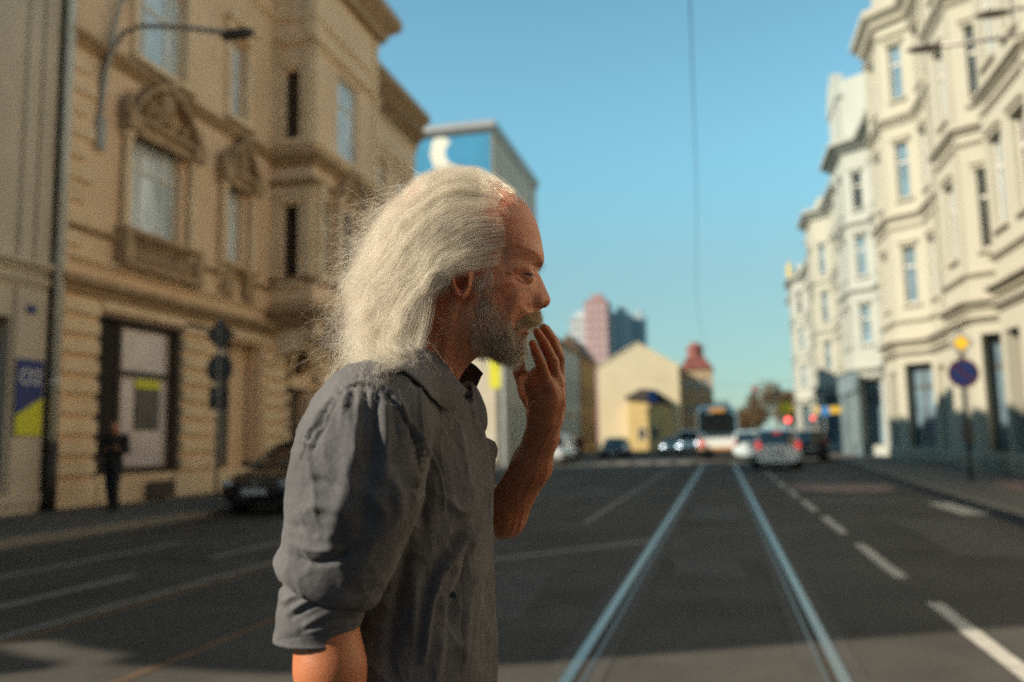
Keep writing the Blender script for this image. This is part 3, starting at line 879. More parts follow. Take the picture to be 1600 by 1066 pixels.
back_block(-26, -13.2, -70, -19, 15, M_bb, 'unseen brown house across the side street behind the camera')
back_block(9.5, 22, 1, 21.2, 19, mat('unseen_bounce_stucco', (.70, .62, .50), .9, .06, .8), 'unseen light stucco house added beside the camera to bounce sunlight')  # unseen pale wall added to bounce light onto face and left facade
back_block(9.5, 22, -72, .8, 18, mat('unseen_dark_brick', (.07, .05, .04), .9, .2, .8), 'unseen dark brick house added behind the camera to keep bounce low')  # unseen dark wall added to cut bounce on the shirt
back_block(-30, 26, -100, -74, 16, M_bb, 'unseen long brown house closing the street behind the camera')

# ---------------------------------------------------------------- beyond the junction on the left
M_side = mat('sandy_side_wall', (.50, .45, .37), .9, .1, .5, .15, 10)
M_mblue = mat('mural_blue', (.035, .235, .42), .8, .22, .25)
M_mwhite = mat('mural_white', (.72, .71, .62), .8, .06, 1)
MU = empty('mural_building', (XL, 50, 0), 0, 'tall block with a blue and white mural on its end wall, behind the man', 'building')
ML = (XL, 50, 0)
GM = lambda p: (p[0] - ML[0], p[1] - ML[1], p[2])
ops = []
for k in range(6):
    for z in (3.6 + 2.4, 9.4, 12.8, 16.2):
        ops.append((1.2 + k * 2.1, 2.2 + k * 2.1, z, z + 1.7, .2))
ops += [(1.0 + k * 2.4, 2.5 + k * 2.4, .5, 3.6, .35) for k in range(5)]
frm = seg_frame((XL, 50), (XL, 63.2), ML)
mb = MB(); wall_seg(mb, frm, 13.2, 0, 21.0, ops); mb.build('facade_wall', M_side, MU)
for o in ops: window(MU, frm, *o[:4], -.16 if o[2] > 2 else -.25, M_wframe, M_glassc if o[2] < 2 else M_glassd, (.5,), (.66,))
mb = MB(GM); mb.box(-27, XL - .4, 50.02, 63.2, 0, 21.0); mb.box(XL - .4, XL - .001, 50.0, 50.06, 0, 21.0); mb.build('body', M_side, MU)
mb = MB(); sweep(mb, [(-27, 49.98), (XL, 49.98), (XL, 63.2)], [(-.1, 20.7), (.12, 20.7), (.25, 21.0), (.25, 21.35), (-.1, 21.35)], ML); mb.build('parapet', M_zinc, MU)
mb = MB(lambda a: GM((a[0], 50.0 - a[1], a[2]))); mb.box(-24, XL - .1, 0, .03, 17.6, 20.6); mb.build('mural', M_mblue, MU)
# white swoosh of the mural
def ribbon(mb, pts, n0, n1):
    vs = []; fs = []
    for (x, z, w, dx, dz) in pts:
        vs += [(x - dz * w, n0, z + dx * w), (x + dz * w, n0, z - dx * w), (x + dz * w, n1, z - dx * w), (x - dz * w, n1, z + dx * w)]
    for i in range(len(pts) - 1):
        for j in range(4): fs.append((4 * i + j, 4 * i + (j + 1) % 4, 4 * i + 4 + (j + 1) % 4, 4 * i + 4 + j))
    fs += [(0, 1, 2, 3), tuple(range(4 * len(pts) - 4, 4 * len(pts)))]
    mb.add(vs, fs)
sw = [(-16.2, 20.58, .52), (-16.6, 20.1, .52), (-16.7, 19.5, .50), (-16.5, 18.9, .48), (-16.0, 18.4, .42), (-15.3, 18.02, .34), (-14.4, 17.78, .18)]
pts = []
for i, (x, z, w) in enumerate(sw):
    a = sw[min(i + 1, len(sw) - 1)]; b = sw[max(i - 1, 0)]; d = math.hypot(a[0] - b[0], a[1] - b[1])
    pts.append((x, z, w, (a[0] - b[0]) / d, (a[1] - b[1]) / d))
mb = MB(lambda a: GM((a[0], 50.0 - a[1], a[2]))); ribbon(mb, pts, .032, .04)
ribbon(mb, [(-24, 17.9, .35, 1, 0), (-20, 18.2, .3, 1, 0), (-18, 17.9, .25, .95, -.3), (-16.8, 17.7, .12, 1, 0)], .032, .038); mb.build('mural_swoosh', M_mwhite, MU)
mb = MB(lambda a: GM((a[0], 50.0 - a[1], a[2]))); mb.box(-24, XL - .02, 0, .02, 9.0, 17.55); mb.build('lower_render', mat('grey_render', (.40, .41, .40), .9, .15, .6), MU)

bn = empty('banner_sign', (-12.2, 46.5, 0), 0, 'tall acid yellow advertising banner on a grey pole seen under the man\'s chin', 'banner')
mb = MB(); mb.tube([(.5, 0, 0), (.5, 0, 8.2)], .16, 10); mb.build('pole', M_zinc, bn)
mb = MB(); mb.box(-.35, .3, -.04, .04, 4.3, 8.0); mb.build('banner_cloth', M_yel, bn)


def plain_house(name, label, x0, x1, y0, y1, top, mw, rows, face, nwin, ml=M_trim, base=None, loc=None, roof=None, ledge_d=.3, gm=M_glassd):
    """small background house; windows on one face ('east' = towards the street, 'south' = towards the camera)"""
    t = empty(name, (x1, y0, 0), 0, label, 'building'); LL = (x1, y0, 0)
    FR = {'east': seg_frame((x1, y0), (x1, y1), LL), 'south': seg_frame((x0, y0), (x1, y0), LL)}
    for f in ('east', 'south'):
        ln = (y1 - y0) if f == 'east' else (x1 - x0); fr = FR[f]; mb = MB(); o2 = []
        if f in face:
            n = nwin if f == 'east' else max(1, nwin // 2); st = ln / n
            for k in range(n):
                for (a, b) in rows: o2.append(((k + .5) * st - .5, (k + .5) * st + .5, a, b, .2))
        wall_seg(mb, fr, ln, 0, top, o2); mb.build('wall', mw, t)
        for o in o2: window(t, fr, *o[:4], -.15, M_wframe, gm if o[2] < 3 else M_glass, (.5,), (.66,))
        if base and f in face:
            mb = MB(fr); mb.box(0, ln, .0, .05, 3.45, 3.7); mb.build('ledge', base, t)
    mb = MB(lambda p: (p[0] - LL[0], p[1] - LL[1], p[2])); mb.box(x0, x1 - .3, y0 + .3, y1, 0, top); mb.build('body', mw, t)
    mb = MB(); sweep(mb, [(x0, y0), (x1, y0), (x1, y1)], cornice_prof(top - .3, .34, ledge_d), LL); mb.build('cornice', ml, t)
    if roof:
        mb = MB(lambda p: (p[0] - LL[0], p[1] - LL[1], p[2]))
        if roof[0] == 'y': mb.prism([(x0 - .2, top + .05), (x1 + .3, top + .05), ((x0 + x1) / 2, top + roof[1])], 'y', y0 - .2, y1)
        mb.build('roof', M_roof, t)
    return t


plain_house('row_house', 'low whitish house beyond the mural block, partly hidden by the raised hand', -24, -13.05, 63.6, 81.8, 9.7, mat('whitish_stucco', (.52, .51, .46), .9, .1, .6), [(.8, 3.1), (4.6, 6.8)], ('east',), 7, base=M_trim, roof=('y', 2.6))
plain_house('row_house', 'orange brown house right of the hand, with a pinkish ground floor', -15.4, -13.0, 82.2, 92.7, 9.5, mat('orange_stucco', (.46, .25, .085), .9, .12, .6), [(1, 3.0), (4.6, 6.6)], ('east',), 5, base=mat('pink_render', (.40, .23, .17), .9, .1, 1), roof=('y', 2.2))
# big cream gable wall facing the street
GB = empty('gable_building', (-9, 100, 0), 0, 'large cream building with a blank gable end facing the street, in the middle distance', 'building')
M_gab = mat('cream_gable_render', (.56, .49, .34), .9, .07, .3, .1, 10)
mb = MB(lambda p: (p[0] + 9, p[1] - 100, p[2])); mb.prism([(-13.7, 0), (-4.4, 0), (-4.4, 9.6), (-5.8, 10.6), (-8.0, 12.0), (-9.0, 12.45), (-10.2, 12.0), (-12.2, 10.7), (-13.7, 9.9)], 'y', 100, 118); mb.build('gable_wall', M_gab, GB)
mb = MB(lambda p: (p[0] + 9, p[1] - 100, p[2])); mb.prism([(-14.0, 9.85), (-9.0, 12.6), (-4.1, 9.6), (-4.1, 9.45), (-9.0, 12.42), (-14, 9.7)], 'y', 99.9, 118); mb.build('verge', M_gab, GB)
AN = empty('annex', (-8, 97.3, 0), 0, 'small sunny yellow annex with a dark lean-to roof in front of the cream gable', 'building')
M_any = mat('yellow_render', (.58, .44, .20), .9, .08, .4, .1, 10)
mb = MB(lambda p: (p[0] + 8, p[1] - 97.3, p[2])); mb.prism([(-10.05, 0), (-5.8, 0), (-5.8, 5.15), (-10.05, 5.9)], 'y', 97.3, 99.9); mb.build('wall', M_any, AN)
mb = MB(lambda p: (p[0] + 8, p[1] - 97.3, p[2])); mb.prism([(-10.4, 6.0), (-8.5, 6.95), (-6.85, 6.75), (-5.4, 5.3), (-5.4, 5.1), (-10.4, 5.8)], 'y', 97.1, 99.9); mb.build('roof', mat('dark_roof', (.05, .04, .035), .8, .3, 2), AN)
window(AN, seg_frame((-10.05, 97.3), (-5.8, 97.3), (-8, 97.3, 0)), 1.0, 1.9, 1.2, 2.6, .02, M_wframe, M_glassd, (.5,), ())
window(AN, seg_frame((-10.05, 97.3), (-5.8, 97.3), (-8, 97.3, 0)), 2.5, 3.4, 1.2, 2.6, .02, M_wframe, M_glassd, (.5,), ())
ad = MB(); ad.box(-.55, .55, -.03, .03, 0, 1.5)
a_ = ad.build('blue_sign', mat('sign_blue', (.03, .09, .32), .5, .05, 3), None, (-7.25, 96.9, 5.2)); tag(a_, 'blue advertising board on the roof edge of the yellow annex', 'sign')
TB = empty('turret_house', (-2.6, 106, 0), 0, 'brown corner house with a red roof turret behind the tram', 'building')
frT = seg_frame((-4.3, 106), (-.7, 106), (-2.6, 106, 0))
M_brn = mat('brown_stucco', (.36, .27, .175), .9, .12, .6)
mb = MB(); o2 = [(.4 + k * 1.1, 1.0 + k * 1.1, z, z + 1.5, .2) for k in range(3) for z in (.8, 4.0, 7.0)]
wall_seg(mb, frT, 3.6, 0, 9.6, o2); mb.build('wall', M_brn, TB)
for o in o2: window(TB, frT, *o[:4], -.15, M_wframe, M_glass, (), (.6,))
mb = MB(lambda p: (p[0] + 2.6, p[1] - 106, p[2])); mb.box(-4.3, -.7, 106.3, 116, 0, 9.6); mb.box(-.7, -.69, 106, 106.3, 0, 9.6); mb.build('body', M_brn, TB)
M_redr = mat('red_roof', (.22, .075, .065), .8, .2, 2)
mb = MB(lambda p: (p[0] + 2.6, p[1] - 106, p[2])); mb.prism([(-4.5, 9.62), (-.5, 9.62), (-1.5, 11.1), (-3.6, 11.1)], 'y', 105.8, 114); mb.build('roof', M_redr, TB)
mb = MB(); mb.lathe([(.95, 10.6), (.95, 12.1), (1.15, 12.2), (.8, 12.7), (.45, 13.0), (.1, 13.1)], 8, (0, 1.6, 0)); mb.build('turret', M_redr, TB)

# far tower blocks
def tower(x, y, w, d, h, ma, mb_, label):
    t = empty('tower_block', (x, y, 0), 0, label, 'tower block', 'tower blocks on the skyline')
    mb = MB(); mb.box(-w / 2, w / 2, 0, d, 0, h); mb.box(-w / 4, w / 4, d * .3, d * .7, h, h + 2.6); mb.build('body', ma, t)
    n = int(h / 3)
    for k in range(n - 10, n):
        for j in range(4):
            b = MB(); b.box(-w / 2 + w * (j + .2) / 4, -w / 2 + w * (j + .8) / 4, -.08, .02, k * 3 + 1.0, k * 3 + 2.3); b.build('window', mb_, t)
        b = MB(); b.box(w / 2 - .02, w / 2 + .08, d * .15, d * .85, k * 3 + 1.0, k * 3 + 2.3); b.build('window_band', mb_, t)
    return t
M_pan = mat('panel_grey', (.46, .50, .53), .8, .08, .05); M_panr = mat('panel_red', (.33, .20, .20), .8, .1, .05); M_panb = mat('panel_blue_grey', (.32, .40, .45), .8, .08, .05); M_panw = mat('panel_window', (.20, .24, .27), .2, .2, .1); M_panp = mat('panel_pale', (.50, .42, .42), .8, .1, .05)  # lightened, muted tones paint in the distance haze
tower(-47.5, 300, 7.0, 12, 45, M_pan, M_panw, 'pale grey tower block left of the red one on the skyline')
tower(-40.2, 292, 8.0, 12, 49.5, M_panr, M_panp, 'red tower block with pale bands on the skyline')
tower(-32.6, 300, 6.0, 12, 46.0, M_panb, M_panw, 'blue grey tower block right of the red one on the skyline')
tower(-27.6, 312, 4.6, 12, 46.5, M_panb, M_panw, 'narrow slate grey tower block, rightmost on the skyline')

# trees at the end of the street
M_leaf = mat('autumn_leaves', (.15, .08, .03), .9, .45, 1.2, col2=(.07, .05, .02))
M_bark = mat('bark', (.10, .07, .05), .9, .3, 3)
def tree(x, y, h, r, seed, label, n=1500):
    t = empty('street_tree', (x, y, 0), 0, label, 'tree', 'trees at the end of the street')
    rn = random.Random(seed)
    mb = MB(); mb.tube([(0, 0, 0), (.1, 0, h * .3), (0, .1, h * .55), (.15, 0, h * .8)], [.26, .2, .13, .05], 8)
    for k in range(7):
        a = rn.uniform(0, 6.28); z = h * rn.uniform(.3, .6); mb.tube([(0, 0, z), (math.cos(a) * r * .4, math.sin(a) * r * .4, z + h * .14), (math.cos(a) * r * .75, math.sin(a) * r * .75, z + h * .24)], [.09, .06, .02], 5)
    mb.build('trunk', M_bark, t)
    lobes = [(rn.gauss(0, r * .42), rn.gauss(0, r * .42), h * rn.uniform(.42, .9), r * rn.uniform(.28, .5)) for _ in range(16)]
    mb = MB()
    for _ in range(n):
        c = rn.choice(lobes); q = Vector((rn.gauss(0, 1), rn.gauss(0, 1), rn.gauss(0, 1))).normalized() * c[3] * rn.uniform(.55, 1.05)
        p = Vector(c[:3]) + q; s = rn.uniform(.12, .3)
        a = Vector((rn.gauss(0, 1), rn.gauss(0, 1), rn.gauss(0, 1))).normalized(); b = a.orthogonal().normalized() * s; a2 = a.cross(b).normalized() * s * .7
        mb.add([p - b, p + a2, p + b, p - a2], [(0, 1, 2, 3)])
    me = bpy.data.meshes.new('crown'); me.from_pydata(mb.v, [], mb.f); link_mesh('crown', me, M_leaf, t)
for i, (x, y, h, r) in enumerate([(8.4, 134, 9.6, 3.3), (6.0, 150, 8.2, 2.9), (5.6, 172, 6.6, 2.8), (4.6, 200, 6.4, 3.0), (9.8, 122, 7.6, 2.4)]):
    tree(x, y, h, r, i, ['tallest brown tree at the end of the right house row', 'brown autumn tree second from the right row', 'middle brown tree at the street end, behind the silver car', 'farthest low brown tree beside the tram', 'brown tree close against the last pale house'][i])

# ---------------------------------------------------------------- street furniture
M_lampc = mat('lamp_grey_metal', (.30, .29, .27), .45, .15, 4, metallic=.5)
M_lampd = mat('lamp_head_dark', (.06, .05, .045), .5, .2, 4)
ll = empty('wall_lamp', (-13.05, 15.59, 8.15), 0, 'double curved street lamp bracket on the ochre facade at top left', 'street lamp')
for dz, dy, k in ((0, 0, 0), (1.25, .35, 1)):
    mb = MB()
    pts = [(0, 0, 0), (.02, 0, .8), (.06, dy * .3, 1.4 + dz * .5), (.2, dy * .6, 2.0 + dz), (.5, dy, 2.4 + dz), (.95, dy, 2.5 + dz), (2.0, dy, 2.32 + dz), (3.1, dy, 2.05 + dz)]
    mb.tube(pts, .055, 10); mb.build('arm', M_lampc, ll, smooth=True)
    mb = MB(); mb.ball((3.35, dy, 2.0 + dz), (.42, .15, .10), 12, 8); mb.box(3.0, 3.65, dy - .10, dy + .10, 1.9 + dz, 1.97 + dz); mb.build('lamp_head', M_lampd, ll, smooth=True)
mb = MB(); mb.box(-.06, .06, -.12, .12, -.25, .5); mb.build('wall_plate', M_lampc, ll)
rl = empty('wall_lamp', (9.45, 20.6, 9.2), 0, 'double street lamp arm reaching in from the right over the pavement', 'street lamp')
for (dz, ln, dy, hd) in ((0, 4.55, 0, 0), (.75, 3.0, .25, 1)):
    mb = MB(); mb.tube([(0, dy, -.6), (-.1, dy, .3 + dz * .4), (-.5, dy, .8 + dz * .8), (-1.3, dy, 1.02 + dz), (-2.4, dy, 1.06 + dz), (-ln + .3, dy, 1.02 + dz)], .05, 10); mb.build('arm', M_lampc, rl, smooth=True)
    mb = MB(); mb.ball((-ln + .1, dy, 1.0 + dz), (.42, .14, .085), 12, 8); mb.build('lamp_head', M_lampd, rl, smooth=True)
mb = MB(); mb.box(-.06, .1, -.15, .45, -.9, .5); mb.build('wall_plate', M_lampc, rl)
M_back = mat('sign_back_grey', (.10, .10, .10), .55, .15, 4, metallic=.3)
M_pole = mat('galvanised_pole', (.26, .26, .25), .5, .15, 6, metallic=.5)
sl = empty('sign_post', (-11.68, 18.25, .12), 0, 'grey backs of a diamond, a round and a square road sign on one post, left', 'road sign')
mb = MB(); mb.tube([(0, 0, 0), (0, 0, 4.35)], .034, 10); mb.build('post', M_pole, sl, smooth=True)
def disc(mb, c, r, y0, y1, n=28): mb.lathe([(r, y0), (r, y1)], n, c, 'y')
mb = MB(); mb.prism([(-.40, 3.9), (0, 3.5), (.40, 3.9), (0, 4.3)], 'y', .04, .055); mb.build('diamond_sign', M_back, sl)
mb = MB(); disc(mb, (0, 0, 3.08), .36, .04, .055); mb.build('round_sign', M_back, sl)
mb = MB(); mb.box(-.27, .27, .04, .055, 2.1, 2.66); mb.build('plate_sign', M_back, sl)
for z in (3.9, 3.08, 2.4):
    mb = MB(); mb.box(-.08, .08, -.045, .04, z - .03, z + .03); mb.build('bracket', M_pole, sl)
M_sred = mat('sign_red', (.30, .02, .03), .5, .08, 5); M_sblue = mat('sign_blue_dark', (.02, .07, .36), .5, .05, 5); M_swhite = mat('shaded_sign_white', (.27, .29, .30), .5, .05, 5); M_syel = mat('sign_yellow', (.75, .48, .02), .5, .05, 5)  # white of the sign greyed, shade put into its colour
M_darkp = mat('dark_post', (.05, .05, .05), .6, .2, 6)
sr = empty('sign_post', (6.27, 24.55, .12), 0, 'post with a yellow white diamond above a blue and red no parking disc', 'road sign')
mb = MB(); mb.tube([(0, .03, 0), (0, .03, 4.0)], .04, 10); mb.build('post', M_darkp, sr, smooth=True)
mb = MB(); mb.prism([(-.33, 3.58), (0, 3.25), (.33, 3.58), (0, 3.91)], 'y', -.03, -.012); mb.build('priority_sign', M_swhite, sr)
mb = MB(); mb.prism([(-.215, 3.58), (0, 3.365), (.215, 3.58), (0, 3.795)], 'y', -.036, -.0305); mb.build('yellow_field', M_syel, sr)
mb = MB(); disc(mb, (0, 0, 2.78), .38, -.03, -.012); mb.build('no_parking_sign', M_sred, sr)
mb = MB(); disc(mb, (0, 0, 2.78), .325, -.036, -.0305); mb.build('blue_field', M_sblue, sr)
mb = MB(lambda p: (p[0] * math.cos(.785) + p[2] * math.sin(.785), p[1], -p[0] * math.sin(.785) + p[2] * math.cos(.785) + 2.78)); mb.box(-.31, .31, -.042, -.0365, -.026, .026); mb.build('red_bar', M_sred, sr)
mb = MB(); mb.box(-.11, .11, -.08, .1, .95, 1.45); mb.build('meter_box', M_darkp, sr)
mb = MB(); mb.lathe([(.12, 0), (.12, .06), (.06, .1)], 12); mb.build('foot', M_darkp, sr)
dpr = empty('drainpipe', (9.2, 35.3, 0), 0, 'grey downpipe behind the priority sign', 'drainpipe'); mb = MB(); mb.tube([(0, 0, .1), (0, 0, 5.3)], .07, 10); mb.build('pipe', M_zinc, dpr)
for (y, lb) in ((29.42, 'thin downpipe in the corner right of the nearest bay'), (39.2, 'thin downpipe on the flat wall between the two bays')):
    d_ = empty('drainpipe', (9.37, y, 0), 0, lb, 'drainpipe', 'thin downpipes on the cream house'); mb = MB(); mb.tube([(0, 0, 5.8), (0, 0, 20.9)], .05, 8); mb.build('pipe', M_creamt, d_)
# overhead contact wire, zigzagging along the track, with span wire
mb = MB(); mb.tube([(.15, -12, 5.55), (-.05, 5, 5.55), (-.2, 14, 5.55), (-.55, 27, 5.55), (-.5, 40, 5.55), (-.2, 62, 5.55)], .0055, 6)
tag(mb.build('contact_wire', M_lampd), 'thin overhead tram wire running up the middle of the sky', 'wire')
# signals and signs round the junction
M_rlit = mat('red_signal_lit', (.5, .03, .03), .4, .05, 5, emit=(1, .12, .10), estr=3)
M_rlit2 = mat('tail_light_lit', (.5, .02, .02), .4, .05, 5, emit=(1, .10, .09), estr=.45)
M_ylit = mat('bright_yellow_board', (.80, .60, .03), .5, .05, 5)
def signal(x, y, z, label, lit=True, r=.16):
    t = empty('traffic_light', (x, y, 0), 0, label, 'traffic light')
    mb = MB(); mb.tube([(.0, .1, 0), (0, .1, z + .5)], .06, 8); mb.build('post', M_darkp, t)
    mb = MB(); mb.box(-.17, .17, -.08, .1, z - .75, z + .25); mb.build('housing', M_darkp, t)
    mb = MB(); disc(mb, (0, 0, z), r, -.10, -.081, 16); mb.build('red_lens', M_rlit, t)
    return t
signal(4.45, 60.5, 2.42, 'red traffic light below the yellow board at the right corner of the junction')
signal(6.0, 60.0, 2.5, 'red traffic light by the shopfront right of the yellow board', r=.10)
t = empty('hanging_signal', (2.72, 70, 0), 0, 'small red light hanging in the sky above the far end of the street', 'traffic light')
mb = MB(); mb.box(-.16, .16, -.02, .2, 4.55, 5.3); mb.build('housing', M_zinc, t); mb = MB(); disc(mb, (0, 0, 5.08), .15, -.05, -.021, 16); mb.build('red_lens', M_rlit2, t)
mb = MB(); mb.tube([(-12, .1, 6.6), (-4, .1, 5.7), (0, .1, 5.32), (3, .1, 5.6), (6.2, .1, 6.4)], .008, 5); mb.build('span_wire', M_lampd, t)
yb = empty('yellow_board', (4.4, 61, 0), 0, 'round yellow sign on a post at the right corner of the junction', 'sign')
mb = MB(); mb.tube([(.05, .06, 0), (.05, .06, 4.2)], .05, 8); mb.build('post', M_zinc, yb); mb = MB(); disc(mb, (0, 0, 3.2), .46, -.03, .01, 20); mb.build('board', M_ylit, yb)
yb2 = empty('shop_sign', (7.2, 60.2, 3.0), 0, 'orange yellow shop sign on the corner beyond the yellow disc', 'sign')
mb = MB(); mb.box(-1.0, 1.0, -.05, .05, -.22, .22); mb.box(-.03, .9, .05, .3, -.1, .1); mb.build('board', M_ysign, yb2)
bs = empty('blue_sign_post', (6.5, 57.5, .12), 0, 'round blue road sign on a post by the grey blue shopfront', 'road sign')
mb = MB(); mb.tube([(0, .05, 0), (0, .05, 3.1)], .04, 8); mb.build('post', M_zinc, bs); mb = MB(); disc(mb, (0, 0, 2.75), .32, -.03, .0, 20); mb.build('disc', mat('sign_sky_blue', (.05, .22, .55), .5, .05, 4), bs)
# ================================================================== the man in the foreground
_cx = RC @ np.array([1.0, 0, 0])
MF = np.array([_cx[0], _cx[1], 0]); MF /= np.linalg.norm(MF)
MA = np.array([-MF[1], MF[0], 0])
MD = 1.12
man_loc = MF * -0.12 + MA * MD
rng = np.random.default_rng(7)


def P(u, v, y=0.0):
    """measured photo coordinate + depth -> the man's own metric frame (x forward, y to his left, z up)"""
    d = RC @ np.array([u - 800.0, -(v - 533.0), -FPX])
    t = (MD + y) / (d @ MA)
    p = np.array([0, 0, CAMZ]) + t * d
    return np.array([p @ MF + 0.12, y, p[2]])


def PL(pts, y=None):
    return np.array([P(q[0], q[1], q[2] if len(q) > 2 else (y or 0.0)) for q in pts])


# ---------------------------------------------------------------- implicit surface tools
def surface_nets(V, lo, h):
    nx, ny, nz = V.shape
    sg = V < 0
    acc = np.zeros((nx - 1, ny - 1, nz - 1), np.int8)
    c = [(i, j, k) for i in (0, 1) for j in (0, 1) for k in (0, 1)]
    for (i, j, k) in c:
        acc += sg[i:nx - 1 + i, j:ny - 1 + j, k:nz - 1 + k]
    cells = np.argwhere((acc > 0) & (acc < 8))
    idx = -np.ones((nx - 1, ny - 1, nz - 1), np.int32)
    idx[cells[:, 0], cells[:, 1], cells[:, 2]] = np.arange(len(cells))
    vals = {q: V[cells[:, 0] + q[0], cells[:, 1] + q[1], cells[:, 2] + q[2]].astype(np.float64) for q in c}
    pos = np.zeros((len(cells), 3)); cnt = np.zeros(len(cells))
    for a in c:
        for ax in range(3):
            if a[ax] == 0:
                b = list(a); b[ax] = 1; b = tuple(b)
                va, vb = vals[a], vals[b]
                m = (va < 0) != (vb < 0)
                t = np.where(m, va / np.where(m, va - vb, 1), 0)
                q = np.array(a, float)[None, :].repeat(len(cells), 0)
                q[:, ax] += t
                pos += q * m[:, None]; cnt += m
    pos = cells + pos / cnt[:, None]
    verts = np.array(lo) + pos * h
    quads = []
    for ax in range(3):
        o1, o2 = [(1, 2), (2, 0), (0, 1)][ax]
        s0 = [slice(None)] * 3; s1 = [slice(None)] * 3
        s0[ax] = slice(0, -1); s1[ax] = slice(1, None)
        ch = sg[tuple(s0)] != sg[tuple(s1)]
        e = np.argwhere(ch)
        ok = (e[:, o1] > 0) & (e[:, o2] > 0) & (e[:, o1] < V.shape[o1] - 1) & (e[:, o2] < V.shape[o2] - 1)
        e = e[ok]
        inside = sg[tuple(s0)][e[:, 0], e[:, 1], e[:, 2]]
        def cell(d1, d2):
            q = e.copy(); q[:, o1] += d1; q[:, o2] += d2
            return idx[q[:, 0], q[:, 1], q[:, 2]]
        a, b, cc, d = cell(-1, -1), cell(0, -1), cell(0, 0), cell(-1, 0)
        Q = np.stack([a, b, cc, d], 1)
        Q[~inside] = Q[~inside][:, ::-1]
        quads.append(Q)
    return verts, np.concatenate(quads)


def mesh_implicit(fn, lo, hi, h, sub=5):
    lo = np.array(lo, float); hi = np.array(hi, float)
    nb = np.ceil((hi - lo) / (h * sub)).astype(int)
    B = h * sub
    g = np.stack(np.meshgrid(*[np.arange(n + 1) for n in nb], indexing='ij'), -1).reshape(-1, 3)
    cv = fn(lo + g * B).reshape(nb + 1) < 0
    act = np.zeros(nb, bool)
    s = np.zeros(nb, np.int8)
    for i in (0, 1):
        for j in (0, 1):
            for k in (0, 1):
                s += cv[i:nb[0] + i, j:nb[1] + j, k:nb[2] + k]
    act = (s > 0) & (s < 8)
    for ax in range(3):
        a2 = act.copy()
        sl0 = [slice(None)] * 3; sl1 = [slice(None)] * 3
        sl0[ax] = slice(1, None); sl1[ax] = slice(0, -1)
        a2[tuple(sl0)] |= act[tuple(sl1)]; a2[tuple(sl1)] |= act[tuple(sl0)]
        act = a2
    V = np.repeat(np.repeat(np.repeat(np.where(s >= 4, -1.0, 1.0), sub, 0), sub, 1), sub, 2).astype(np.float32)
    blocks = np.argwhere(act)
    off = np.stack(np.meshgrid(*[np.arange(sub)] * 3, indexing='ij'), -1).reshape(-1, 3)
    CH = 6000
    for a in range(0, len(blocks), CH):
        ii = (blocks[a:a + CH, None, :] * sub + off[None]).reshape(-1, 3)
        V[ii[:, 0], ii[:, 1], ii[:, 2]] = fn(lo + ii * h)
    return surface_nets(V, lo, h)


def smin(a, b, k):
    q = np.maximum(k - np.abs(a - b), 0) / k
    return np.minimum(a, b) - q * q * k * 0.25


def cone_chain(p, pts, rs, k=0.006):
    d = None
    for i in range(len(pts) - 1):
        a, b = np.array(pts[i]), np.array(pts[i + 1])
        ab = b - a
        t = np.clip(((p - a) @ ab) / (ab @ ab), 0, 1)
        q = np.linalg.norm(p - a - t[:, None] * ab, axis=1) - (rs[i] + (rs[i + 1] - rs[i]) * t)
        d = q if d is None else smin(d, q, k)
    return d


def ellip(p, c, r, yaw=0.0, pitch=0.0):
    q = p - np.array(c)
    if pitch:
        cs, sn = math.cos(pitch), math.sin(pitch)
        x = q[:, 0] * cs + q[:, 2] * sn; z = -q[:, 0] * sn + q[:, 2] * cs
        q = np.stack([x, q[:, 1], z], 1)
    if yaw:
        cs, sn = math.cos(yaw), math.sin(yaw)
        x = q[:, 0] * cs + q[:, 1] * sn; y = -q[:, 0] * sn + q[:, 1] * cs
        q = np.stack([x, y, q[:, 2]], 1)
    n = np.linalg.norm(q / np.array(r), axis=1)
    return (n - 1) * min(r)


def poly_sd(p, poly):
    """signed distance of 2D points to a closed polygon, negative inside"""
    d = np.full(len(p), 1e9); ins = np.zeros(len(p), bool)
    n = len(poly)
    for i in range(n):
        a, b = poly[i], poly[(i + 1) % n]
        e = b - a; w = p - a
        t = np.clip((w @ e) / max(e @ e, 1e-12), 0, 1)
        d = np.minimum(d, np.sum((w - t[:, None] * e) ** 2, 1))
        c = (a[1] > p[:, 1]) != (b[1] > p[:, 1])
        xi = a[0] + (p[:, 1] - a[1]) / (e[1] if abs(e[1]) > 1e-12 else 1e-12) * e[0]
        ins ^= c & (p[:, 0] < xi)
    return np.sqrt(d) * np.where(ins, -1, 1)


def line_d(p, pts):
    """distance of 2D points to an open polyline"""
    d = np.full(len(p), 1e9)
    for i in range(len(pts) - 1):
        a, b = pts[i], pts[i + 1]
        e = b - a; w = p - a
        t = np.clip((w @ e) / max(e @ e, 1e-12), 0, 1)
        d = np.minimum(d, np.sum((w - t[:, None] * e) ** 2, 1))
    return np.sqrt(d)


def smooth_poly(pts, n=6, closed=True):
    """Catmull-Rom resample"""
    pts = np.array(pts, float); m = len(pts); out = []
    for i in range(m if closed else m - 1):
        g = lambda j: pts[j % m] if closed else pts[min(max(j, 0), m - 1)]
        p0, p1, p2, p3 = g(i - 1), g(i), g(i + 1), g(i + 2)
        for t in np.linspace(0, 1, n, endpoint=False):
            out.append(0.5 * ((2 * p1) + (-p0 + p2) * t + (2 * p0 - 5 * p1 + 4 * p2 - p3) * t * t + (-p0 + 3 * p1 - 3 * p2 + p3) * t ** 3))
    if not closed:
        out.append(pts[-1])
    return np.array(out)


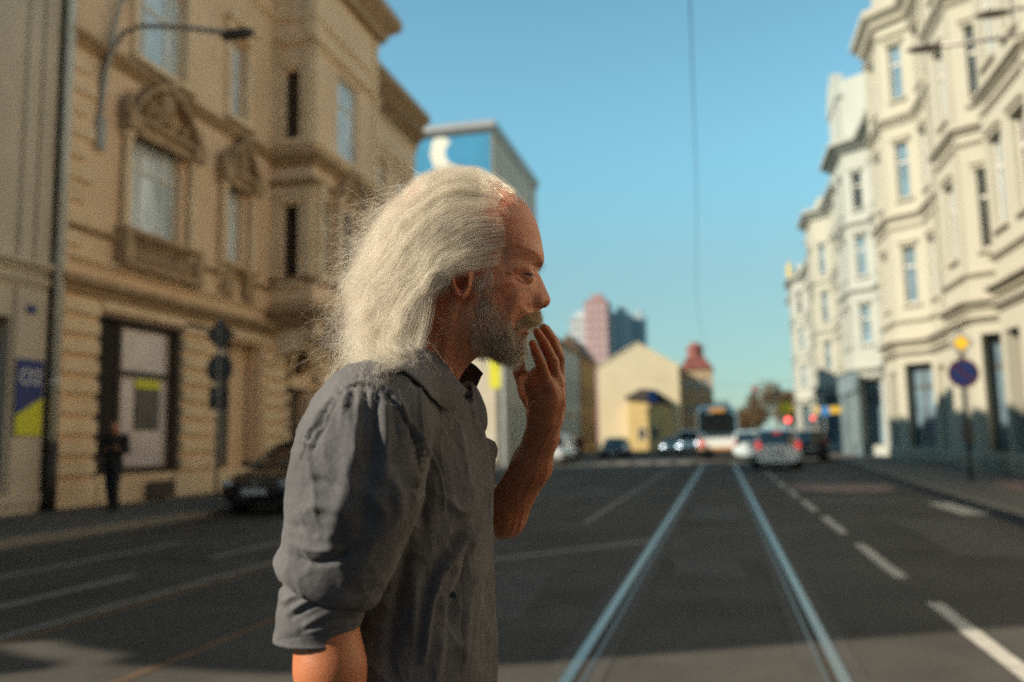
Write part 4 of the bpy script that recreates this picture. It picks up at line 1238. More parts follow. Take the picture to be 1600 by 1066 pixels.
class Map2:
    """2D field over (x, z) sampled bilinearly"""
    def __init__(s, arr, lo, h):
        s.a, s.lo, s.h = arr, np.array(lo), h

    def __call__(s, x, z):
        i = np.clip((x - s.lo[0]) / s.h, 0, s.a.shape[0] - 1.001); j = np.clip((z - s.lo[1]) / s.h, 0, s.a.shape[1] - 1.001)
        i0 = i.astype(int); j0 = j.astype(int); fi = i - i0; fj = j - j0
        a = s.a
        return a[i0, j0] * (1 - fi) * (1 - fj) + a[i0 + 1, j0] * fi * (1 - fj) + a[i0, j0 + 1] * (1 - fi) * fj + a[i0 + 1, j0 + 1] * fi * fj


def vnoise(p, scale, seed=0):
    """smooth value noise in [-1,1] on points (N,3)"""
    q = p * scale + 100.0
    i = np.floor(q).astype(np.int64); f = q - i; f = f * f * (3 - 2 * f)
    def hsh(a, b, c):
        n = (a * 374761393 + b * 668265263 + c * 2147483647 + seed * 144665) & 0x7fffffff
        n = ((n ^ (n >> 13)) * 1274126177) & 0x7fffffff
        return ((n ^ (n >> 16)) & 0xffff) / 32767.5 - 1
    r = 0
    for a in (0, 1):
        for b in (0, 1):
            for c in (0, 1):
                w = (f[:, 0] if a else 1 - f[:, 0]) * (f[:, 1] if b else 1 - f[:, 1]) * (f[:, 2] if c else 1 - f[:, 2])
                r = r + w * hsh(i[:, 0] + a, i[:, 1] + b, i[:, 2] + c)
    return r


# ---------------------------------------------------------------- head
PROFILE = [(800, 304), (820, 318), (835, 340), (842.5, 361), (846, 376), (848.5, 391), (850.5, 403), (848.5, 413), (843.5, 419.5), (841, 426),
           (846.5, 436), (852, 449), (857, 460), (860, 469), (857.5, 476.5), (851, 481), (843, 482), (841, 488), (840, 497), (836, 504), (829.5, 508), (824.5, 510), (822, 513.5),
           (826, 517), (826, 522), (821, 527), (817, 532), (818, 540), (815, 550), (806, 557), (795, 559), (779, 557), (760, 553), (742, 561), (727, 577), (717, 594),
           (708, 625), (700, 660), (560, 660), (566, 612), (588, 570), (612, 533), (630, 500), (626, 470), (617, 438), (611, 400), (612, 368), (622, 336), (645, 307), (677, 288),
           (715, 279), (750, 283), (778, 295)]
prof = smooth_poly(PL(PROFILE)[:, [0, 2]], 4)
WT = [  # u, v, half width, rounding depth
    (715, 296, .050, .070), (715, 330, .070, .075), (650, 360, .076, .085), (620, 400, .070, .08), (700, 380, .0785, .075), (770, 375, .071, .055),
    (800, 340, .066, .06), (832, 360, .062, .055), (832, 392, .060, .045), (845, 405, .056, .030), (838, 415, .053, .026), (835, 427, .037, .020), (842, 427, .022, .014),
    (846, 441, .0150, .014), (852, 458, .0165, .014), (855, 470, .0165, .013), (846, 478, .0165, .010), (836, 474, .022, .012),
    (834, 450, .024, .016), (826, 455, .038, .022), (815, 450, .049, .03), (800, 446, .060, .035), (785, 440, .068, .04), (760, 435, .0735, .05), (820, 475, .040, .022),
    (838, 490, .020, .014), (828, 497, .031, .018), (815, 495, .043, .024), (795, 490, .053, .03), (770, 490, .063, .04),
    (824, 515, .022, .012), (812, 515, .034, .018), (795, 520, .047, .028), (765, 520, .059, .035), (735, 510, .067, .045),
    (814, 535, .026, .018), (805, 547, .028, .022), (785, 545, .041, .03), (760, 545, .051, .03), (735, 545, .058, .04),
    (735, 470, .071, .05), (715, 450, .073, .06), (690, 500, .063, .06), (700, 560, .058, .06), (650, 560, .062, .06), (640, 500, .060, .06), (600, 620, .064, .06), (690, 630, .060, .06),
    (612, 440, .063, .07), (790, 410, .066, .05)]
_wt = np.array(WT)
_wp = PL(_wt[:, :2])[:, [0, 2]]


def _tps(pts, vals, q, lam=1e-4):
    def k(r2):
        return np.where(r2 > 0, r2 * np.log(np.maximum(r2, 1e-12)) * 0.5, 0)
    n = len(pts); s = 0.1
    a = pts / s; b = q / s
    K = k(((a[:, None] - a[None]) ** 2).sum(-1)) + lam * np.eye(n) * 30
    Pm = np.concatenate([np.ones((n, 1)), a], 1)
    M = np.block([[K, Pm], [Pm.T, np.zeros((3, 3))]])
    w = np.linalg.solve(M, np.concatenate([vals, np.zeros((3,) + vals.shape[1:])]))
    out = np.zeros((len(b),) + vals.shape[1:])
    for i in range(0, len(b), 20000):
        bb = b[i:i + 20000]
        out[i:i + 20000] = k(((bb[:, None] - a[None]) ** 2).sum(-1)) @ w[:n] + np.concatenate([np.ones((len(bb), 1)), bb], 1) @ w[n:]
    return out


_lo2 = np.array([-0.14, 1.36]); _h2 = 0.001; _n2 = (340, 375)
_gx, _gz = np.meshgrid(_lo2[0] + np.arange(_n2[0]) * _h2, _lo2[1] + np.arange(_n2[1]) * _h2, indexing='ij')
_q2 = np.stack([_gx.ravel(), _gz.ravel()], 1)
_d2 = poly_sd(_q2, prof)
_f = _tps(_wp, _wt[:, 2:4], _q2)
mD = Map2(_d2.reshape(_n2), _lo2, _h2)
mW = Map2(np.clip(_f[:, 0], .010, .082).reshape(_n2), _lo2, _h2)
mT = Map2(np.clip(_f[:, 1], .009, .085).reshape(_n2), _lo2, _h2)
# relief on the cheeks, brow and neck: lines (photo points, depth of that skin, half width px, height m)
RELIEF = [
    ([(838, 428), (822, 433), (806, 434)], -.035, 7, -.0045), ([(844, 411), (828, 414), (810, 420), (799, 428)], -.05, 4.8, .0042),
    ([(829, 455), (823.5, 463), (822, 472), (826, 481)], -.035, 4.5, -.0013), ([(824, 476), (812, 488), (803, 503)], -.045, 3.2, -.0026), ([(812, 462), (803, 478), (797, 494)], -.05, 9, .0028),
    ([(829, 440), (818, 444), (806, 441)], -.045, 2.2, -.0012), ([(828, 436), (817, 439), (806, 436)], -.045, 2.5, .0016),
    ([(803, 425), (793, 421)], -.06, 1.3, -.0010), ([(803, 430), (790, 431)], -.06, 1.3, -.0010), ([(802, 435), (791, 440)], -.06, 1.3, -.0009),
    ([(846, 385), (825, 384), (805, 389)], -.058, 1.6, -.0009), ([(843, 371), (822, 369), (803, 375)], -.058, 1.6, -.0008), ([(847, 396), (832, 396)], -.055, 1.5, -.0009),
    ([(800, 440), (780, 446), (758, 447)], -.065, 7, .0025), ([(786, 395), (784, 408)], -.066, 9, -.0030), ([(790, 470), (775, 490)], -.058, 10, -.0022),
    ([(712, 478), (698, 530), (690, 590)], -.06, 8, .0042), ([(724, 480), (716, 530), (706, 590)], -.058, 6, -.0030), ([(680, 480), (676, 560)], -.062, 10, -.0022),
    ([(740, 565), (725, 560), (705, 556)], -.05, 1.5, -.0009), ([(733, 576), (716, 573), (700, 570)], -.05, 1.5, -.0009), ([(725, 590), (710, 587), (694, 585)], -.05, 1.5, -.0009),
    ([(738, 490), (742, 530), (760, 548)], -.06, 7, .0020), ([(834, 500), (820, 505), (806, 512)], -.035, 3, .0016), ([(824, 513.5), (810, 516)], -.025, 1.6, -.0045), ([(825, 520), (812, 521)], -.028, 3, .0018),
    ([(818, 529), (806, 529)], -.03, 3, -.0018)]
_rel = np.zeros(len(_q2))
for pts, y, w, a in RELIEF:
    w = w * 0.00081
    if w < .0024: a = a * 1.2
    d = line_d(_q2, PL(pts, y)[:, [0, 2]])
    _rel += a * np.exp(-(d / w) ** 2)
mR = Map2(_rel.reshape(_n2), _lo2, _h2)
# ear: height field over its own outline
EY = -.074
ear_out = smooth_poly(PL([(709, 413), (722, 411), (735, 418), (739, 430), (737, 442), (735, 452), (730, 463), (722, 468), (714, 465), (707, 453), (702, 440), (699, 426)], EY - .012)[:, [0, 2]], 5)
ear_in = smooth_poly(PL([(713, 424), (722, 421), (729, 428), (727, 441), (722, 452), (715, 449), (709, 438)], EY - .012)[:, [0, 2]], 5)
concha = smooth_poly(PL([(717, 432), (726, 429), (730, 438), (727, 450), (719, 451), (714, 442)], EY - .012)[:, [0, 2]], 5)
_de = poly_sd(_q2, ear_out); _di = np.abs(poly_sd(_q2, ear_in)); _dc = poly_sd(_q2, concha)
_eh = 0.0052 * np.exp(-((np.abs(_de + .0035)) / .0026) ** 2) + 0.0036 * np.exp(-(_di / .0020) ** 2) - 0.015 / (1 + np.exp(_dc / .0011))
_eh += 0.0035 * np.exp(-(np.linalg.norm(_q2 - P(734, 444, EY - .01)[[0, 2]], axis=1) / .0035) ** 2)
mEd = Map2(_de.reshape(_n2), _lo2, _h2); mEh = Map2(_eh.reshape(_n2), _lo2, _h2)
EYE = P(819.5, 430.5, -.0345)
NOSEW = P(836, 470, -.0160)
NOSTRIL = P(845, 481, -.009)
LIDCUT = P(829.5, 431, -.040)
EYE_YAW = rad(-18)


def head_fn(p):
    x, z = p[:, 0], p[:, 2]
    y = np.abs(p[:, 1])
    t = np.clip(-mD(x, z) / mT(x, z), -1, 1)
    cap = 1 - (1 - t) ** 2
    cap = np.where(t < 0, 2 * t, cap)
    w = mW(x, z) + mR(x, z) * np.clip(t * 2.5, 0, 1)
    n = np.sqrt(np.maximum((y / w) ** 2 + 1 - cap, 0)) - 1
    d = n * np.minimum(w, .03) * 0.9
    q = np.stack([x, -y, z], 1)
    d = smin(d, ellip(q, NOSEW, (.0125, .0088, .0098)), .005)
    lid = ellip(q, EYE, (.0134, .0134, .0134))
    cut = ellip(q, LIDCUT, (.0112, .0180, .0017), pitch=rad(-8))
    lid = np.maximum(lid, -cut)
    d = np.maximum(smin(d, lid, .0035), -np.maximum(cut, ellip(q, EYE, (.0150, .0150, .0150))))
    d = np.maximum(d, -ellip(q, NOSTRIL, (.0055, .0035, .0030), pitch=rad(20)))
    ed = mEd(x, z)
    plane = EY - .009 - mEh(x, z) - 0.25 * (P(738, 440, EY)[0] - x) * 0.9
    e = np.maximum(np.abs(q[:, 1] - plane - .004) - .0048 * np.sqrt(np.clip(-ed / .005, 0.02, 1)), ed)
    d = smin(d, e, .0045)
    return d


def hand_parts(wrist, knuckles, fingers, frad, thumb, trad, wr, palm_r=.0125):
    """(pts, radii) chains of one hand"""
    ch = []
    for k, f in zip(knuckles, fingers):
        ch.append(([wrist + (k - wrist) * .15, wrist + (k - wrist) * .6, k], [wr * .8, palm_r * 1.15, palm_r * .92]))
    return ch


def limb_fn(chains, k=.006, kk=.010):
    """first entry group: palm and forearm, smoothly joined; others: fingers joined tightly at the root"""
    def fn(p):
        d = None
        for pts, rs in chains['palm']:
            q = cone_chain(p, pts, rs, .012)
            d = q if d is None else smin(d, q, kk)
        f = None
        for pts, rs in chains['fingers']:
            q = cone_chain(p, pts, rs, .002)
            f = q if f is None else np.minimum(f, q)
        return smin(d, f, k)
    return fn


def bulged(pts, r0, r1):
    """finger chain with knuckle swellings: pts = base, pip, dip, tip"""
    P0, P1, P2, P3 = [np.array(q) for q in pts]
    mix = lambda a, b, t: a + (b - a) * t
    return ([P0, mix(P0, P1, .5), P1, mix(P1, P2, .5), P2, P3], [r0 * 1.08, r0 * .94, r0 * 1.03, r0 * .9, r0 * .93 * .98, r1])


# far (left) hand, raised to the mouth: little-finger side towards the camera
lw = P(850, 655, 0.120)
kn = [P(859, 606, 0.085), P(870, 598, 0.099), P(874, 590, 0.116), P(872, 586, 0.134)]
fi = [[kn[0], P(846, 571, 0.084), P(838, 552, 0.085), P(832, 537, 0.088)],
      [kn[1], P(864, 566, 0.096), P(851, 539, 0.095), P(839, 519, 0.095)],
      [kn[2], P(874, 561, 0.113), P(862, 532, 0.111), P(849, 512, 0.109)],
      [kn[3], P(876, 560, 0.130), P(866, 534, 0.127), P(854, 514, 0.123)]]
fr = [.0078, .0086, .0088, .0080]
palm = [([lw + (k - lw) * .1, lw + (k - lw) * .6, k], [.021, .0165, .0115]) for k in kn]
th = [P(834, 630, 0.130), P(822, 604, 0.127), P(812, 582, 0.123), P(812, 562, 0.119)]
palm.append(([P(846, 640, 0.125), P(833, 612, 0.121), P(824, 596, 0.123)], [.019, .0185, .0135]))
palm.append(([P(846, 628, 0.103), P(840, 600, 0.097), P(842, 588, 0.095)], [.018, .016, .0125]))
palm.append(([P(826, 600, 0.121), P(842, 588, 0.103)], [.0115, .0115]))
elb_l = P(786, 806, 0.200)
palm.append(([lw, P(846, 682, 0.140), P(829, 730, 0.165), elb_l], [.0200, .0225, .0285, .0315]))
palm.append(([elb_l, P(700, 760, 0.260), P(640, 660, 0.225)], [.034, .040, .040]))
left_arm = limb_fn({'palm': palm, 'fingers': [bulged(f, r, r * .72) for f, r in zip(fi, fr)] + [([th[0], th[1], th[2], th[3]], [.014, .0105, .0098, .0078])]}, k=.005)
# near (right) arm hanging, forearm shows below the rolled cuff
re = P(505, 930, -.206)
rw = np.array([re[0] + .030, re[1] - .02, re[2] - .24])
dn = np.array([.10, 0, -.99]); dn /= np.linalg.norm(dn); fwd = np.array([.99, 0, .10])
rk = [rw + dn * .082 + fwd * a + np.array([0, b, 0]) for a, b in ((.032, .004), (.011, -.004), (-.011, -.003), (-.030, .004))]
rf = [[k, k + dn * .040 + np.array([.002, .010, 0]), k + dn * .058 + np.array([.001, .026, 0]), k + dn * .066 + np.array([0, .042, 0])] for k in rk]
rf[3] = [rk[3], rk[3] + dn * .032 + np.array([0, .010, 0]), rk[3] + dn * .046 + np.array([0, .022, 0]), rk[3] + dn * .052 + np.array([0, .034, 0])]
rp = [([rw, rw + (k - rw) * .6, k], [.022, .015, .0112]) for k in rk]
rp.append(([re, re + (rw - re) * .3, rw], [.033, .0345, .022]))
rp.append(([rw + fwd * .012, rw + fwd * .032 + dn * .04], [.018, .015]))
rp.append(([P(556, 700, -.2), re], [.045, .036]))
rth = [rw + fwd * .03 + dn * .03, rw + fwd * .052 + dn * .062 + np.array([0, .012, 0]), rw + fwd * .056 + dn * .088 + np.array([0, .022, 0]), rw + fwd * .05 + dn * .108 + np.array([0, .028, 0])]
right_arm = limb_fn({'palm': rp, 'fingers': [bulged(f, r, r * .72) for f, r in zip(rf, (.0082, .0084, .008, .0068))] + [(rth, [.013, .011, .0105, .008])]})


def color_attr(me, cols):
    a = me.color_attributes.new('Col', 'FLOAT_COLOR', 'POINT')
    buf = np.ones((len(me.vertices), 4), np.float32)
    buf[:, :3] = cols
    a.data.foreach_set('color', buf.ravel())


def mesh_np(name, verts, quads):
    me = bpy.data.meshes.new(name)
    me.vertices.add(len(verts)); me.vertices.foreach_set('co', np.ascontiguousarray(verts, np.float32).ravel())
    n = len(quads); k = quads.shape[1]
    me.loops.add(n * k); me.loops.foreach_set('vertex_index', np.ascontiguousarray(quads, np.int32).ravel())
    me.polygons.add(n); me.polygons.foreach_set('loop_start', np.arange(n, dtype=np.int32) * k)
    me.update(calc_edges=True); me.validate()
    me.polygons.foreach_set('use_smooth', np.ones(len(me.polygons), bool))
    return me


def relax(v, q, it=2, lam=.5):
    """light Laplacian smoothing of surface-net stair steps"""
    e = np.concatenate([q[:, [0, 1]], q[:, [1, 2]], q[:, [2, 3]], q[:, [3, 0]]])
    cnt = np.bincount(e[:, 0], minlength=len(v)) + np.bincount(e[:, 1], minlength=len(v))
    for s in range(it):
        for l in (lam, -lam * .9):
            acc = np.stack([np.bincount(e[:, 0], v[e[:, 1], k], len(v)) + np.bincount(e[:, 1], v[e[:, 0], k], len(v)) for k in range(3)], 1)
            v = v + l * (acc / np.maximum(cnt, 1)[:, None] - v)
    return v


hv, hq = mesh_implicit(head_fn, (-.115, -.100, 1.375), (.185, .100, 1.735), .0012)
hv = relax(hv, hq, 2)
av, aq = mesh_implicit(left_arm, (-.12, .04, 1.14), (.20, .34, 1.52), .0016)
_ax = (elb_l - lw) / np.linalg.norm(elb_l - lw)
_al = (av @ _ax)[:, None] * _ax
_q = (av - _al) + _al * .22
_in = np.clip((P(0, 560, 0)[2] - av[:, 2]) / .06, 0, 1)
_c0 = lw + _ax * np.clip((av - lw) @ _ax, -.2, 1)[:, None]
_nv = av - _c0; _nv /= np.linalg.norm(_nv, axis=1)[:, None] + 1e-9
av = av + _nv * (((1 - np.abs(vnoise(_q, 75, 61))) ** 4 * .0016 + vnoise(_q, 40, 62) * .0012) * _in)[:, None]
bv, bq = mesh_implicit(right_arm, (-.20, -.31, .76), (.06, -.13, 1.40), .0024)


def body_core(p):
    d = cone_chain(p, [(-.03, 0, .92), (-.03, 0, 1.15), (-.035, 0, 1.34)], [.085, .085, .08], .05)
    for s in (-1, 1):
        d = smin(d, cone_chain(p, [(-.03, s * .09, .90), (.02 * s - .0, s * .10, .47), (-.05 * s - .04, s * .10, .09)], [.082, .055, .042], .03), .05)
    return d


cv_, cq_ = mesh_implicit(body_core, (-.25, -.24, .02), (.15, .24, 1.46), .008)
nose_c = P(853, 468, 0); cheek_c = P(808, 462, -.05); ear_c = P(722, 445, -.085); fore_c = P(825, 335, -.04); lip_c = P(822, 515, -.01)


def skin_cols(v):
    m = np.stack([v[:, 0], -np.abs(v[:, 1]), v[:, 2]], 1)
    base = np.array([.62, .262, .142])
    red = np.array([.52, .140, .080])
    def blob(c, r):
        return np.exp(-(np.linalg.norm(m - c, axis=1) / r) ** 2)
    k = .95 * blob(nose_c, .020) + .55 * blob(cheek_c, .028) + .55 * blob(ear_c, .022) + .45 * blob(fore_c, .05)
    k = k + .28 * vnoise(v, 70, 1) + .24 * vnoise(v, 230, 2) + .15 * vnoise(v, 600, 3)
    k = np.clip(k, 0, 1)[:, None]
    c = base * (1 - k) + red * k
    l = np.clip(blob(lip_c, .013) * 1.6, 0, 1)[:, None]
    c = c * (1 - l) + np.array([.33, .085, .055]) * l
    f = np.clip(vnoise(v, 260, 5) * 2.0 - .8, 0, 1)[:, None]
    return c * (1 - .30 * f * (v[:, 2:3] > 1.45))


allv = np.concatenate([hv, av, bv, cv_])
allq = np.concatenate([hq, aq + len(hv), bq + len(hv) + len(av), cq_ + len(hv) + len(av) + len(bv)])
cols = skin_cols(allv)
cols[len(hv):] = skin_cols(allv[len(hv):] * 1.0) * np.array([.70, .60, .50])


def skin_material():
    m = bpy.data.materials.new('skin')
    g = NG(m)
    p = g.n('ShaderNodeBsdfPrincipled'); g.l(p.outputs[0], g.out.inputs[0])
    a = g.n('ShaderNodeAttribute', attribute_name='Col')
    g.l(a.outputs['Color'], p.inputs['Base Color'])
    p.inputs['Roughness'].default_value = .46
    p.inputs['Specular IOR Level'].default_value = .45
    p.inputs['Subsurface Weight'].default_value = .35
    p.inputs['Subsurface Radius'].default_value = (1.0, .30, .12)
    p.inputs['Subsurface Scale'].default_value = .006
    tc = g.n('ShaderNodeTexCoord')
    n1 = g.n('ShaderNodeTexNoise'); n1.inputs['Scale'].default_value = 420; n1.inputs['Detail'].default_value = 4
    v1 = g.n('ShaderNodeTexVoronoi'); v1.inputs['Scale'].default_value = 650
    g.l(tc.outputs['Object'], n1.inputs['Vector']); g.l(tc.outputs['Object'], v1.inputs['Vector'])
    ad = g.n('ShaderNodeMath', operation='ADD'); g.l(n1.outputs[0], ad.inputs[0]); g.l(v1.outputs['Distance'], ad.inputs[1])
    b = g.n('ShaderNodeBump'); b.inputs['Strength'].default_value = .22; b.inputs['Distance'].default_value = .0016
    g.l(ad.outputs[0], b.inputs['Height']); g.l(b.outputs[0], p.inputs['Normal'])
    return m


M_skin = skin_material()
man = empty('person', man_loc, math.atan2(MF[1], MF[0]),
            'man with long white hair and grey beard, raising a hand to his mouth', 'person')
body_me = mesh_np('body', allv, allq)
color_attr(body_me, cols)
body = link_mesh('body', body_me, M_skin, man)
# eyes
M_eye = mat('eyeball', (.11, .085, .07), .35, .05, 300, spec=.4)
M_iris = mat('iris', (.02, .022, .022), .25, .3, 900, spec=.6)
for s in (1, -1):
    mb = MB()
    mb.ball((0, 0, 0), .0121, 24, 16)
    e = mb.build('eye', M_eye, man, (EYE[0], EYE[1] * s, EYE[2]), smooth=True)
    mb = MB(); mb.lathe([(.0066, .0102), (.0052, .0112), (.0025, .0121), (.0004, .0123)], 20, axis='x')
    ir = mb.build('iris', M_iris, e, smooth=True)
    ir.rotation_euler = (0, 0, rad(-22) * s)
# ---------------------------------------------------------------- shirt
def to_photo(v):
    """the man's frame -> photo coordinates (to lay seams and creases where they were measured)"""
    w = v[:, 0:1] * MF + v[:, 1:2] * MA + np.array([0, 0, 1.0]) * v[:, 2:3] + man_loc - np.array([0, 0, CAMZ])
    c = w @ RC
    return np.stack([800 + FPX * c[:, 0] / -c[:, 2], 533 - FPX * c[:, 1] / -c[:, 2]], 1)


YAW = rad(-14)
SEC = np.array([  # z, centre x, half depth, half breadth
    (.78, -.018, .100, .166), (1.00, -.020, .104, .168), (1.10, -.021, .106, .168), (1.20, -.028, .115, .160), (1.30, -.032, .118, .160), (1.36, -.030, .106, .160),
    (1.40, -.022, .090, .125), (1.435, -.012, .074, .088), (1.47, -.005, .062, .066)])
SLV = [(655, 578, .062), (700, 568, .066), (764, 557, .0660), (830, 541, .0585), (872, 526, .052), (902, 512, .049)]
slv_pts = [P(u, v, -.200 - .004 * (v - 655) / 250) for v, u, r in SLV]
slv_r = [r for v, u, r in SLV]
ax_end = slv_pts[-1] - slv_pts[-2]; ax_end /= np.linalg.norm(ax_end)
neck_a, neck_b = P(655, 610, 0), P(690, 470, 0)
sh_near = [np.array([-.005, -.055, 1.418]), np.array([-.022, -.150, 1.392]), P(582, 668, -.19)]
far_sh = [q * np.array([1, -1, 1]) for q in sh_near]


def torso_fn(p):
    z = p[:, 2]
    cx = np.interp(z, SEC[:, 0], SEC[:, 1]); a = np.interp(z, SEC[:, 0], SEC[:, 2]); b = np.interp(z, SEC[:, 0], SEC[:, 3])
    x = p[:, 0] - cx; y = p[:, 1]
    cs, sn = math.cos(YAW), math.sin(YAW)
    xr = x * cs + y * sn; yr = -x * sn + y * cs
    n = (np.abs(xr / a) ** 2.3 + np.abs(yr / b) ** 2.3) ** (1 / 2.3)
    d = (n - 1) * np.minimum(a, b)
    return np.maximum(d, np.maximum(z - 1.468, .80 - z))


def shirt_fn(p):
    d = torso_fn(p)
    d = smin(d, cone_chain(p, sh_near, [.038, .050, .058], .02), .03)
    d = smin(d, cone_chain(p, far_sh, [.038, .050, .055], .02), .035)
    d = smin(d, cone_chain(p, [far_sh[2] + np.array([.0, -.02, 0]), P(672, 730, .235), P(688, 752, .248)], [.062, .062, .056], .02), .02)
    s = cone_chain(p, slv_pts, slv_r, .02)
    s = np.maximum(s, (p - slv_pts[-1]) @ ax_end - .004)
    d = smin(d, s, .014)
    # the roll above the turned-back cuff
    q = p - (slv_pts[-1] + ax_end * .001); h = q @ ax_end; rr = np.linalg.norm(q - h[:, None] * ax_end, axis=1)
    w = vnoise(p, 28, 3) * .003
    d = smin(d, np.sqrt((rr - .0480) ** 2 + (h * .8) ** 2) - .0115 - w, .004)
    # neck opening
    t = neck_b - neck_a; L2 = np.linalg.norm(t); t = t / L2
    q = p - neck_a; h = q @ t; rr = np.linalg.norm(q - h[:, None] * t, axis=1)
    d = np.maximum(d, -np.maximum(rr - .069, -h - .05))
    return d


sv, sq = mesh_implicit(shirt_fn, (-.22, -.30, .80), (.13, .32, 1.49), .0027)
sv = relax(sv, sq, 2)
# creases, seams and panel edges: (photo polyline, half width px, height in mm, one-sided step?)
SEAM = [(470, 720), (480, 692), (488, 678), (508, 647), (525, 624), (547, 605), (570, 602), (590, 610), (607, 621), (629, 652), (649, 683), (657, 711), (657, 738), (650, 770)]
CREASE = [
    (SEAM, 2.2, -2.6), ([(q[0] + 5, q[1] - 5) for q in SEAM[3:12]], 3.0, 1.5),
    ([(544, 608), (538, 640), (532, 668)], 4, 2.2), ([(554, 606), (551, 640)], 2.5, -1.6), ([(562, 606), (561, 650), (556, 720)], 5, 2.6), ([(572, 605), (572, 640)], 2.3, -1.6), ([(580, 608), (582, 640)], 3, 1.6),
    ([(590, 614), (587, 660), (585, 730)], 5.5, -2.2), ([(597, 620), (602, 680), (598, 750)], 8, 3.0), ([(612, 632), (622, 690)], 4, -1.2), ([(528, 628), (512, 656), (500, 684)], 3, -2.0), ([(520, 640), (506, 664)], 3, 1.8),
    ([(505, 660), (488, 705)], 3, -2.4),
    ([(545, 640), (548, 720), (530, 800), (510, 850)], 13, 3.5), ([(570, 720), (575, 790), (560, 850)], 12, -3.2), ([(480, 760), (500, 752), (540, 770)], 8, -2.4), ([(470, 800), (500, 790), (545, 800)], 9, 3.0),
    ([(458, 868), (485, 880), (520, 876), (552, 858)], 5, -3.2), ([(462, 850), (490, 860), (530, 856)], 6, 2.6), ([(560, 760), (600, 800), (590, 850)], 10, 2.0), ([(500, 830), (530, 822)], 7, -1.8),
    ([(456, 820), (475, 826)], 5, -1.8), ([(610, 740), (625, 790), (605, 840)], 9, 2.6),
    ([(655, 600), (657, 661), (663, 694), (683, 728), (691, 759), (692.5, 800)], 2.6, 2.4), ([(667, 694), (688, 728), (696, 765), (697, 800)], 5, -1.6),
    ([(640, 640), (648, 690), (655, 730)], 6, -2.0), ([(664, 720), (668, 770), (660, 830)], 9, -5.0), ([(732, 826), (704, 869), (680, 911), (666, 964), (660, 1030)], 6, 5.5), ([(720, 825), (690, 868), (660, 920)], 9, -4.5),
    ([(738, 860), (716, 910), (700, 980)], 7, -4.0), ([(745, 880), (730, 950), (722, 1040)], 8, 4.0), ([(640, 850), (620, 940), (610, 1050)], 10, -4.0), ([(650, 900), (640, 1000)], 8, 3.5), ([(690, 990), (680, 1066)], 7, 3.0),
    ([(628, 575), (612, 596), (594, 612)], 2.0, -1.4), ([(706, 650), (722, 700), (730, 740)], 6, 1.5), ([(700, 780), (715, 800), (730, 790)], 6, 3.2), ([(755, 800), (740, 850), (725, 900)], 5, 3.0)]
uv = to_photo(sv)
vn = np.zeros_like(sv)
fn_ = np.cross(sv[sq[:, 2]] - sv[sq[:, 0]], sv[sq[:, 3]] - sv[sq[:, 1]])
for k in range(4):
    for ax in range(3):
        vn[:, ax] += np.bincount(sq[:, k], fn_[:, ax], len(sv))
vn /= np.linalg.norm(vn, axis=1)[:, None] + 1e-12
near = np.clip((-vn[:, 1] + .25) * 2.0, 0, 1) * (sv[:, 1] < .10)
disp = np.zeros(len(sv))
for pts, w, a in CREASE:
    pts = smooth_poly(pts, 4, False)
    box = (uv[:, 0] > pts[:, 0].min() - 40) & (uv[:, 0] < pts[:, 0].max() + 40) & (uv[:, 1] > pts[:, 1].min() - 40) & (uv[:, 1] < pts[:, 1].max() + 40)
    ii = np.nonzero(box)[0]
    d = line_d(uv[ii], pts)
    # taper the crease towards its ends
    e0 = np.linalg.norm(uv[ii] - pts[0], axis=1); e1 = np.linalg.norm(uv[ii] - pts[-1], axis=1)
    tp = np.clip(np.minimum(e0, e1) / (w * 2.5), 0, 1) if pts is not SEAM else 1
    disp[ii] += a * .00145 * np.exp(-(d / w) ** 2) * (.35 + .65 * tp)
# puckers along the shoulder seam
sm = smooth_poly(SEAM, 6, False)
arc = np.concatenate([[0], np.cumsum(np.linalg.norm(np.diff(sm, axis=0), axis=1))])
ii = np.nonzero((uv[:, 0] > 460) & (uv[:, 0] < 680) & (uv[:, 1] > 590) & (uv[:, 1] < 790))[0]
dd = np.linalg.norm(uv[ii][:, None] - sm[None], axis=2); j = dd.argmin(1)
disp[ii] += .0016 * np.sin(arc[j] / 7.5 * 2 * np.pi + 2 * np.sin(arc[j] / 31)) * np.exp(-(dd.min(1) / 11) ** 2)
# front edge of the near panel: stands proud of the far panel
EDGE = smooth_poly([(700, 645), (728, 686), (743, 711), (742, 745), (736, 785), (728, 822), (722, 880), (718, 950), (714, 1080)], 5, False)
ii = np.nonzero((uv[:, 0] > 660) & (uv[:, 0] < 790) & (uv[:, 1] > 640))[0]
d = line_d(uv[ii], EDGE)
sd = d * np.where(uv[ii][:, 0] < np.interp(uv[ii][:, 1], EDGE[:, 1], EDGE[:, 0]), 1, -1)
disp[ii] += np.where(sd > 0, .0032 * np.exp(-sd / 22), -.0038 * np.exp(sd / 9))
# second row: stitch groove of the placket
disp[ii] -= .0007 * np.exp(-((sd - 20) / 2.0) ** 2)
big = np.stack([sv[:, 0] * 1.0 + .25 * sv[:, 2], sv[:, 1], sv[:, 2] * .55], 1)
wr = (1 - np.abs(vnoise(big, 22, 11))) ** 5 * .0040 - .0008 + vnoise(big, 11, 12) * .0012 + (1 - np.abs(vnoise(big + .3, 52, 14))) ** 5 * .0024
far_w = np.where(sv[:, 1] > -.02, 1.0, .62)
sv = sv + vn * (disp * near + wr * far_w)[:, None]
shirt_me = mesh_np('shirt', sv, sq)


uv2 = to_photo(sv)


